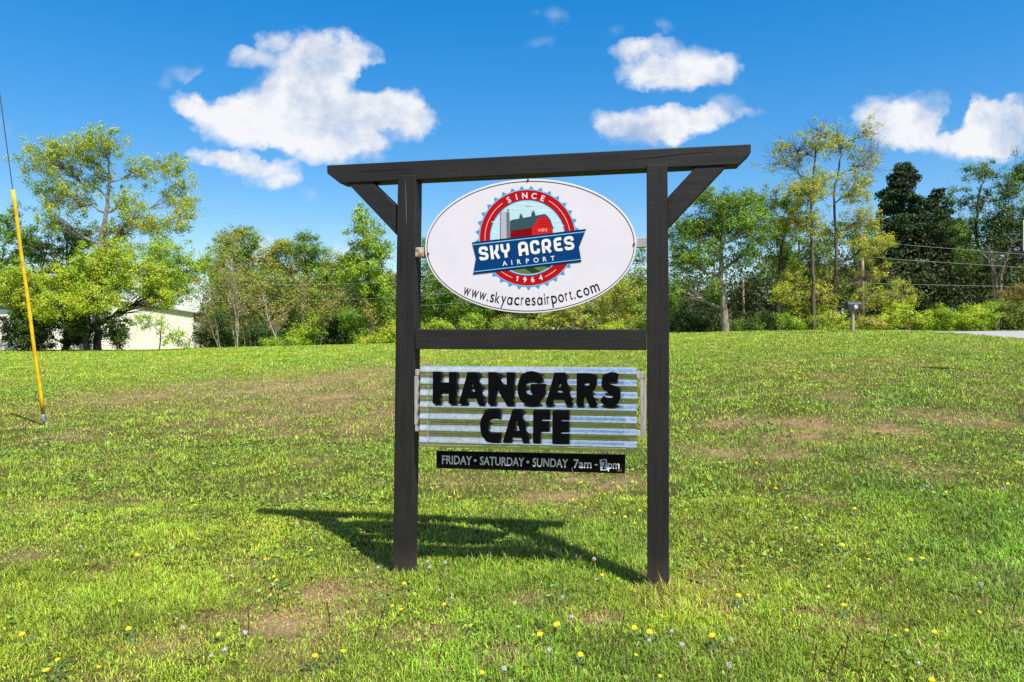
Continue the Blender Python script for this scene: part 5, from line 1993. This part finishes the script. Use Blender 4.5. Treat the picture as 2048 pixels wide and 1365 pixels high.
M['cable_pale'] = mat('overhead_wire', (0.24, 0.25, 0.26), 0.5, 0.2)
wire('highest overhead cable crossing the trees', [(2120, 514, 46.5), (2048, 509, 46.6), (1792, 489, 46.8), (1725, 481, 46.9), (1560, 495, 48), (1444, 503, 49), (1339, 507, 49), (1100, 535, 51), (845, 562, 51.5), (790, 566, 51.5), (420, 572, 51.5), (380, 572, 51.5)])
wire('middle overhead cable crossing the trees', [(2120, 540, 46.5), (2042, 535, 46.6), (1817, 521, 46.8), (1725, 513, 46.9), (1561, 527, 48), (1339, 538, 49), (1100, 566, 51), (869, 590, 51.5), (700, 600, 51.5), (380, 604, 51.5)])
wire('lowest overhead cable crossing the trees', [(2120, 576, 46.5), (2006, 573, 46.6), (1831, 569.5, 46.8), (1725, 567, 46.9), (1525, 569, 48), (1339, 569, 49), (1100, 592, 51), (845, 612, 51.5)])

sg = thing('road_sign', 'white sign panel just entering at the right picture edge', 'sign', (0, 0, 0))
q = at(2046, 505, 15)
sg.location = (q.x + .3, 15, land1(q.x + .3, 15))
gz = sg.location.z
mb = MB()
mb.box(-.3, .3, -.01, .01, at(0, 502, 15).z - gz, at(0, 441, 15).z - gz)
mb.build('panel', M['board_white'], sg, bevel=.008)
mb = MB()
mb.box(-.03, .03, .011, .05, -.2, at(0, 441, 15).z - gz)
mb.build('post', M['steel'], sg)

# ------------------------------------------------------------------ dandelions and stalks
def dandelion_proto():
    root = thing('dandelion', 'yellow dandelion flower open in the mown grass', 'dandelion', (0, 0, -5), 0, 'yellow dandelions scattered in the lawn')
    rg = np.random.default_rng(3)
    mb = MB()
    h = .075
    mb.tube([(0, 0, -.01), (.004, .002, h * .5), (0, 0, h)], [.0022, .002, .0018], 5)
    mb.build('stem', M['stem_green'], root)
    mb = MB()
    for ring_, (n_, r_, z_, dr) in enumerate([(22, .021, .002, .0), (18, .016, .006, .15), (12, .010, .009, .3)]):
        for i in range(n_):
            a = i / n_ * 6.283 + dr + rg.uniform(-.05, .05)
            rr = r_ * rg.uniform(.85, 1.1)
            w = 3.2 / n_
            z0 = h + z_ * .4
            z1 = h + z_ + rg.uniform(-.001, .002)
            mb.add([(.002 * math.cos(a), .002 * math.sin(a), z0), (rr * .7 * math.cos(a - w * .5), rr * .7 * math.sin(a - w * .5), z1), (rr * math.cos(a), rr * math.sin(a), z1 + .001), (rr * .7 * math.cos(a + w * .5), rr * .7 * math.sin(a + w * .5), z1)], [(0, 1, 2, 3)])
    mb.tube([(0, 0, h - .008), (0, 0, h + .002), (0, 0, h + .009)], [.004, .009, .006], 8)
    mb.build('flower_head', M['petal'], root)
    for i in range(6):
        a = i * 1.05 + rg.uniform(-.3, .3)
        l = rg.uniform(.05, .085)
        ca, sa = math.cos(a), math.sin(a)
        mb = MB()
        prof_ = [(0, .003, .004), (.3, .007, .018), (.45, .004, .022), (.62, .011, .024), (.75, .006, .022), (.9, .009, .016), (1, .001, .008)]
        vs = []
        for t_, w_, z_ in prof_:
            vs += [(ca * l * t_ - sa * w_, sa * l * t_ + ca * w_, z_), (ca * l * t_ + sa * w_, sa * l * t_ - ca * w_, z_)]
        mb.add(vs, [(2 * q, 2 * q + 1, 2 * q + 3, 2 * q + 2) for q in range(len(prof_) - 1)])
        mb.build('leaf', M['weed_leaf'], root)
    return root


def seed_proto():
    root = thing('dandelion_clock', 'round white dandelion seed head on a thin stem', 'seed head', (0, 0, -5), 0, 'white dandelion seed heads in the lawn')
    rg = np.random.default_rng(4)
    mb = MB()
    h = .105
    mb.tube([(0, 0, -.01), (.006, .002, h * .5), (0, 0, h)], [.0022, .0018, .0016], 5)
    mb.build('stem', M['stem_brown'], root)
    mb = MB()
    for i in range(70):
        v = rg.normal(size=3)
        v /= np.linalg.norm(v)
        a = np.cross(v, rg.normal(size=3))
        a /= np.linalg.norm(a)
        b = np.cross(v, a)
        c = np.array([0, 0, h])
        e = c + v * .016 * rg.uniform(.85, 1.1)
        s = .0042
        mb.add([tuple(e + a * s), tuple(e + b * s), tuple(e - a * s), tuple(e - b * s)], [(0, 1, 2, 3)])
        mb.add([tuple(c + a * .0004), tuple(c - a * .0004), tuple(e)], [(0, 1, 2)])
    mb.build('seed_ball', M['fluff'], root)
    mb = MB()
    mb.tube([(0, 0, h - .003), (0, 0, h), (0, 0, h + .003)], [.002, .004, .002], 6)
    mb.build('seed_base', M['seed_brown'], root)
    return root


def stalk_proto():
    root = thing('weed_stalk', 'thin reddish brown spent weed stalk standing in the grass', 'weed stalk', (0, 0, -5), 0, 'dry weed stalks in the lawn')
    mb = MB()
    mb.tube([(0, 0, -.01), (.008, .004, .07), (.012, 0, .14)], [.0032, .0028, .0022], 5)
    mb.build('stem', M['stem_brown'], root)
    mb = MB()
    mb.tube([(.012, 0, .137), (.013, 0, .146), (.013, 0, .154)], [.003, .0055, .002], 6)
    mb.build('bud', M['stem_brown'], root)
    return root


zl = lambda L: [(x / 2.926, 960 + y / 2.926) for x, y in L]
zm = lambda L: [(700 + x / 2.926, 960 + y / 2.926) for x, y in L]
zr = lambda L: [(1350 + x / 2.934, 960 + y / 2.934) for x, y in L]
zf = lambda L: [(1250 + x / 2.567, 650 + y / 2.567) for x, y in L]
YEL = zm([(775, 27), (578, 97), (1488, 350), (1475, 555), (1690, 560), (245, 730), (315, 755), (562, 722), (718, 845), (1115, 892), (1228, 828), (1335, 1005), (1665, 850), (1745, 870), (1668, 1022), (1805, 1140), (770, 1118), (1310, 112), (1440, 120), (1375, 160), (1605, 210), (1692, 172), (1545, 190), (535, 185), (1350, 10), (1542, 12), (1668, 250), (318, 597)]) \
    + zl([(708, 295), (797, 430), (342, 465), (503, 492), (447, 538), (1560, 460), (1830, 405), (1950, 452), (1612, 560), (1642, 580), (1590, 668), (760, 858), (150, 892), (350, 1042), (565, 1095), (1280, 895), (300, 1108), (1830, 1030), (1995, 1000), (818, 165), (1070, 140), (1125, 160), (1150, 140), (695, 705)]) \
    + zr([(158, 27), (582, 48), (1580, 65), (1790, 65), (1045, 162), (850, 380), (980, 370), (1140, 463), (1372, 457), (1447, 455), (418, 672), (368, 670), (985, 732), (910, 617), (235, 905), (1775, 768), (1505, 875), (1358, 873), (1282, 912), (1515, 1168), (1940, 15)]) \
    + zf([(712, 405), (880, 430), (1405, 490), (850, 545), (1515, 625), (1685, 643), (1835, 610), (768, 838), (1815, 760), (1345, 280), (1185, 300), (1372, 318), (1780, 322), (1550, 425), (675, 708), (2020, 555), (830, 355), (555, 402)]) \
    + [(63, 854), (75, 855), (82, 852), (120, 838), (110, 848), (150, 849), (162, 832), (175, 856), (75, 877)]
WHT = zm([(1158, 192), (440, 482), (455, 512), (165, 512), (545, 488), (518, 650), (600, 697), (1440, 583), (1187, 415), (1300, 800), (1168, 990), (910, 1110), (1753, 937), (1890, 885), (1942, 963), (1230, 690), (1875, 205), (1437, 462)]) \
    + zl([(475, 392), (1850, 312), (1080, 870), (1430, 898), (1325, 1000), (1222, 1035), (1360, 565), (1035, 815), (130, 200)]) \
    + zr([(422, 200), (632, 757), (1780, 617), (763, 32), (1475, 35), (1930, 55), (320, 945), (1145, 870), (1415, 1075), (315, 1100), (507, 165)]) \
    + zf([(1075, 710), (1545, 828), (925, 822), (480, 432), (245, 685), (590, 487)])
STK = zm([(915, 330), (1163, 370), (1285, 440), (720, 650), (1500, 930), (1570, 790), (1285, 830), (150, 740), (510, 930), (1620, 940)]) + zl([(1450, 720), (1210, 780), (1685, 440), (1930, 680), (1610, 600), (175, 240)]) + zr([(1725, 330), (1370, 800), (1220, 850), (795, 960), (900, 940), (1530, 730), (720, 830), (60, 1060), (985, 900), (1975, 640)])


def scatter(proto, spots_, hgt, tilt, smin, smax, seed):
    rg = random.Random(seed)
    for i, (x, y) in enumerate(spots_):
        o = proto if i == 0 else copy_tree(proto)
        s = rg.uniform(smin, smax)
        # the head is seen at (x, y): find the ground place whose plant reaches it
        g = on_ground(x, y)
        for _ in range(4):
            g = on_ground(x, y + hgt * s / g.y * F)
        o.location = g
        o.scale = (s, s, s)
        o.rotation_euler = (rg.uniform(0, tilt) + .05, rg.uniform(-tilt, tilt) * .6, rg.uniform(0, 6.28) if tilt < .2 else rg.uniform(-.6, .6))


scatter(dandelion_proto(), YEL, .08, .35, .55, 1.05, 1)
scatter(seed_proto(), WHT, .105, .15, .55, .95, 2)
scatter(stalk_proto(), STK, .15, .3, .8, 1.3, 3)
print('leaves', LEAFN)
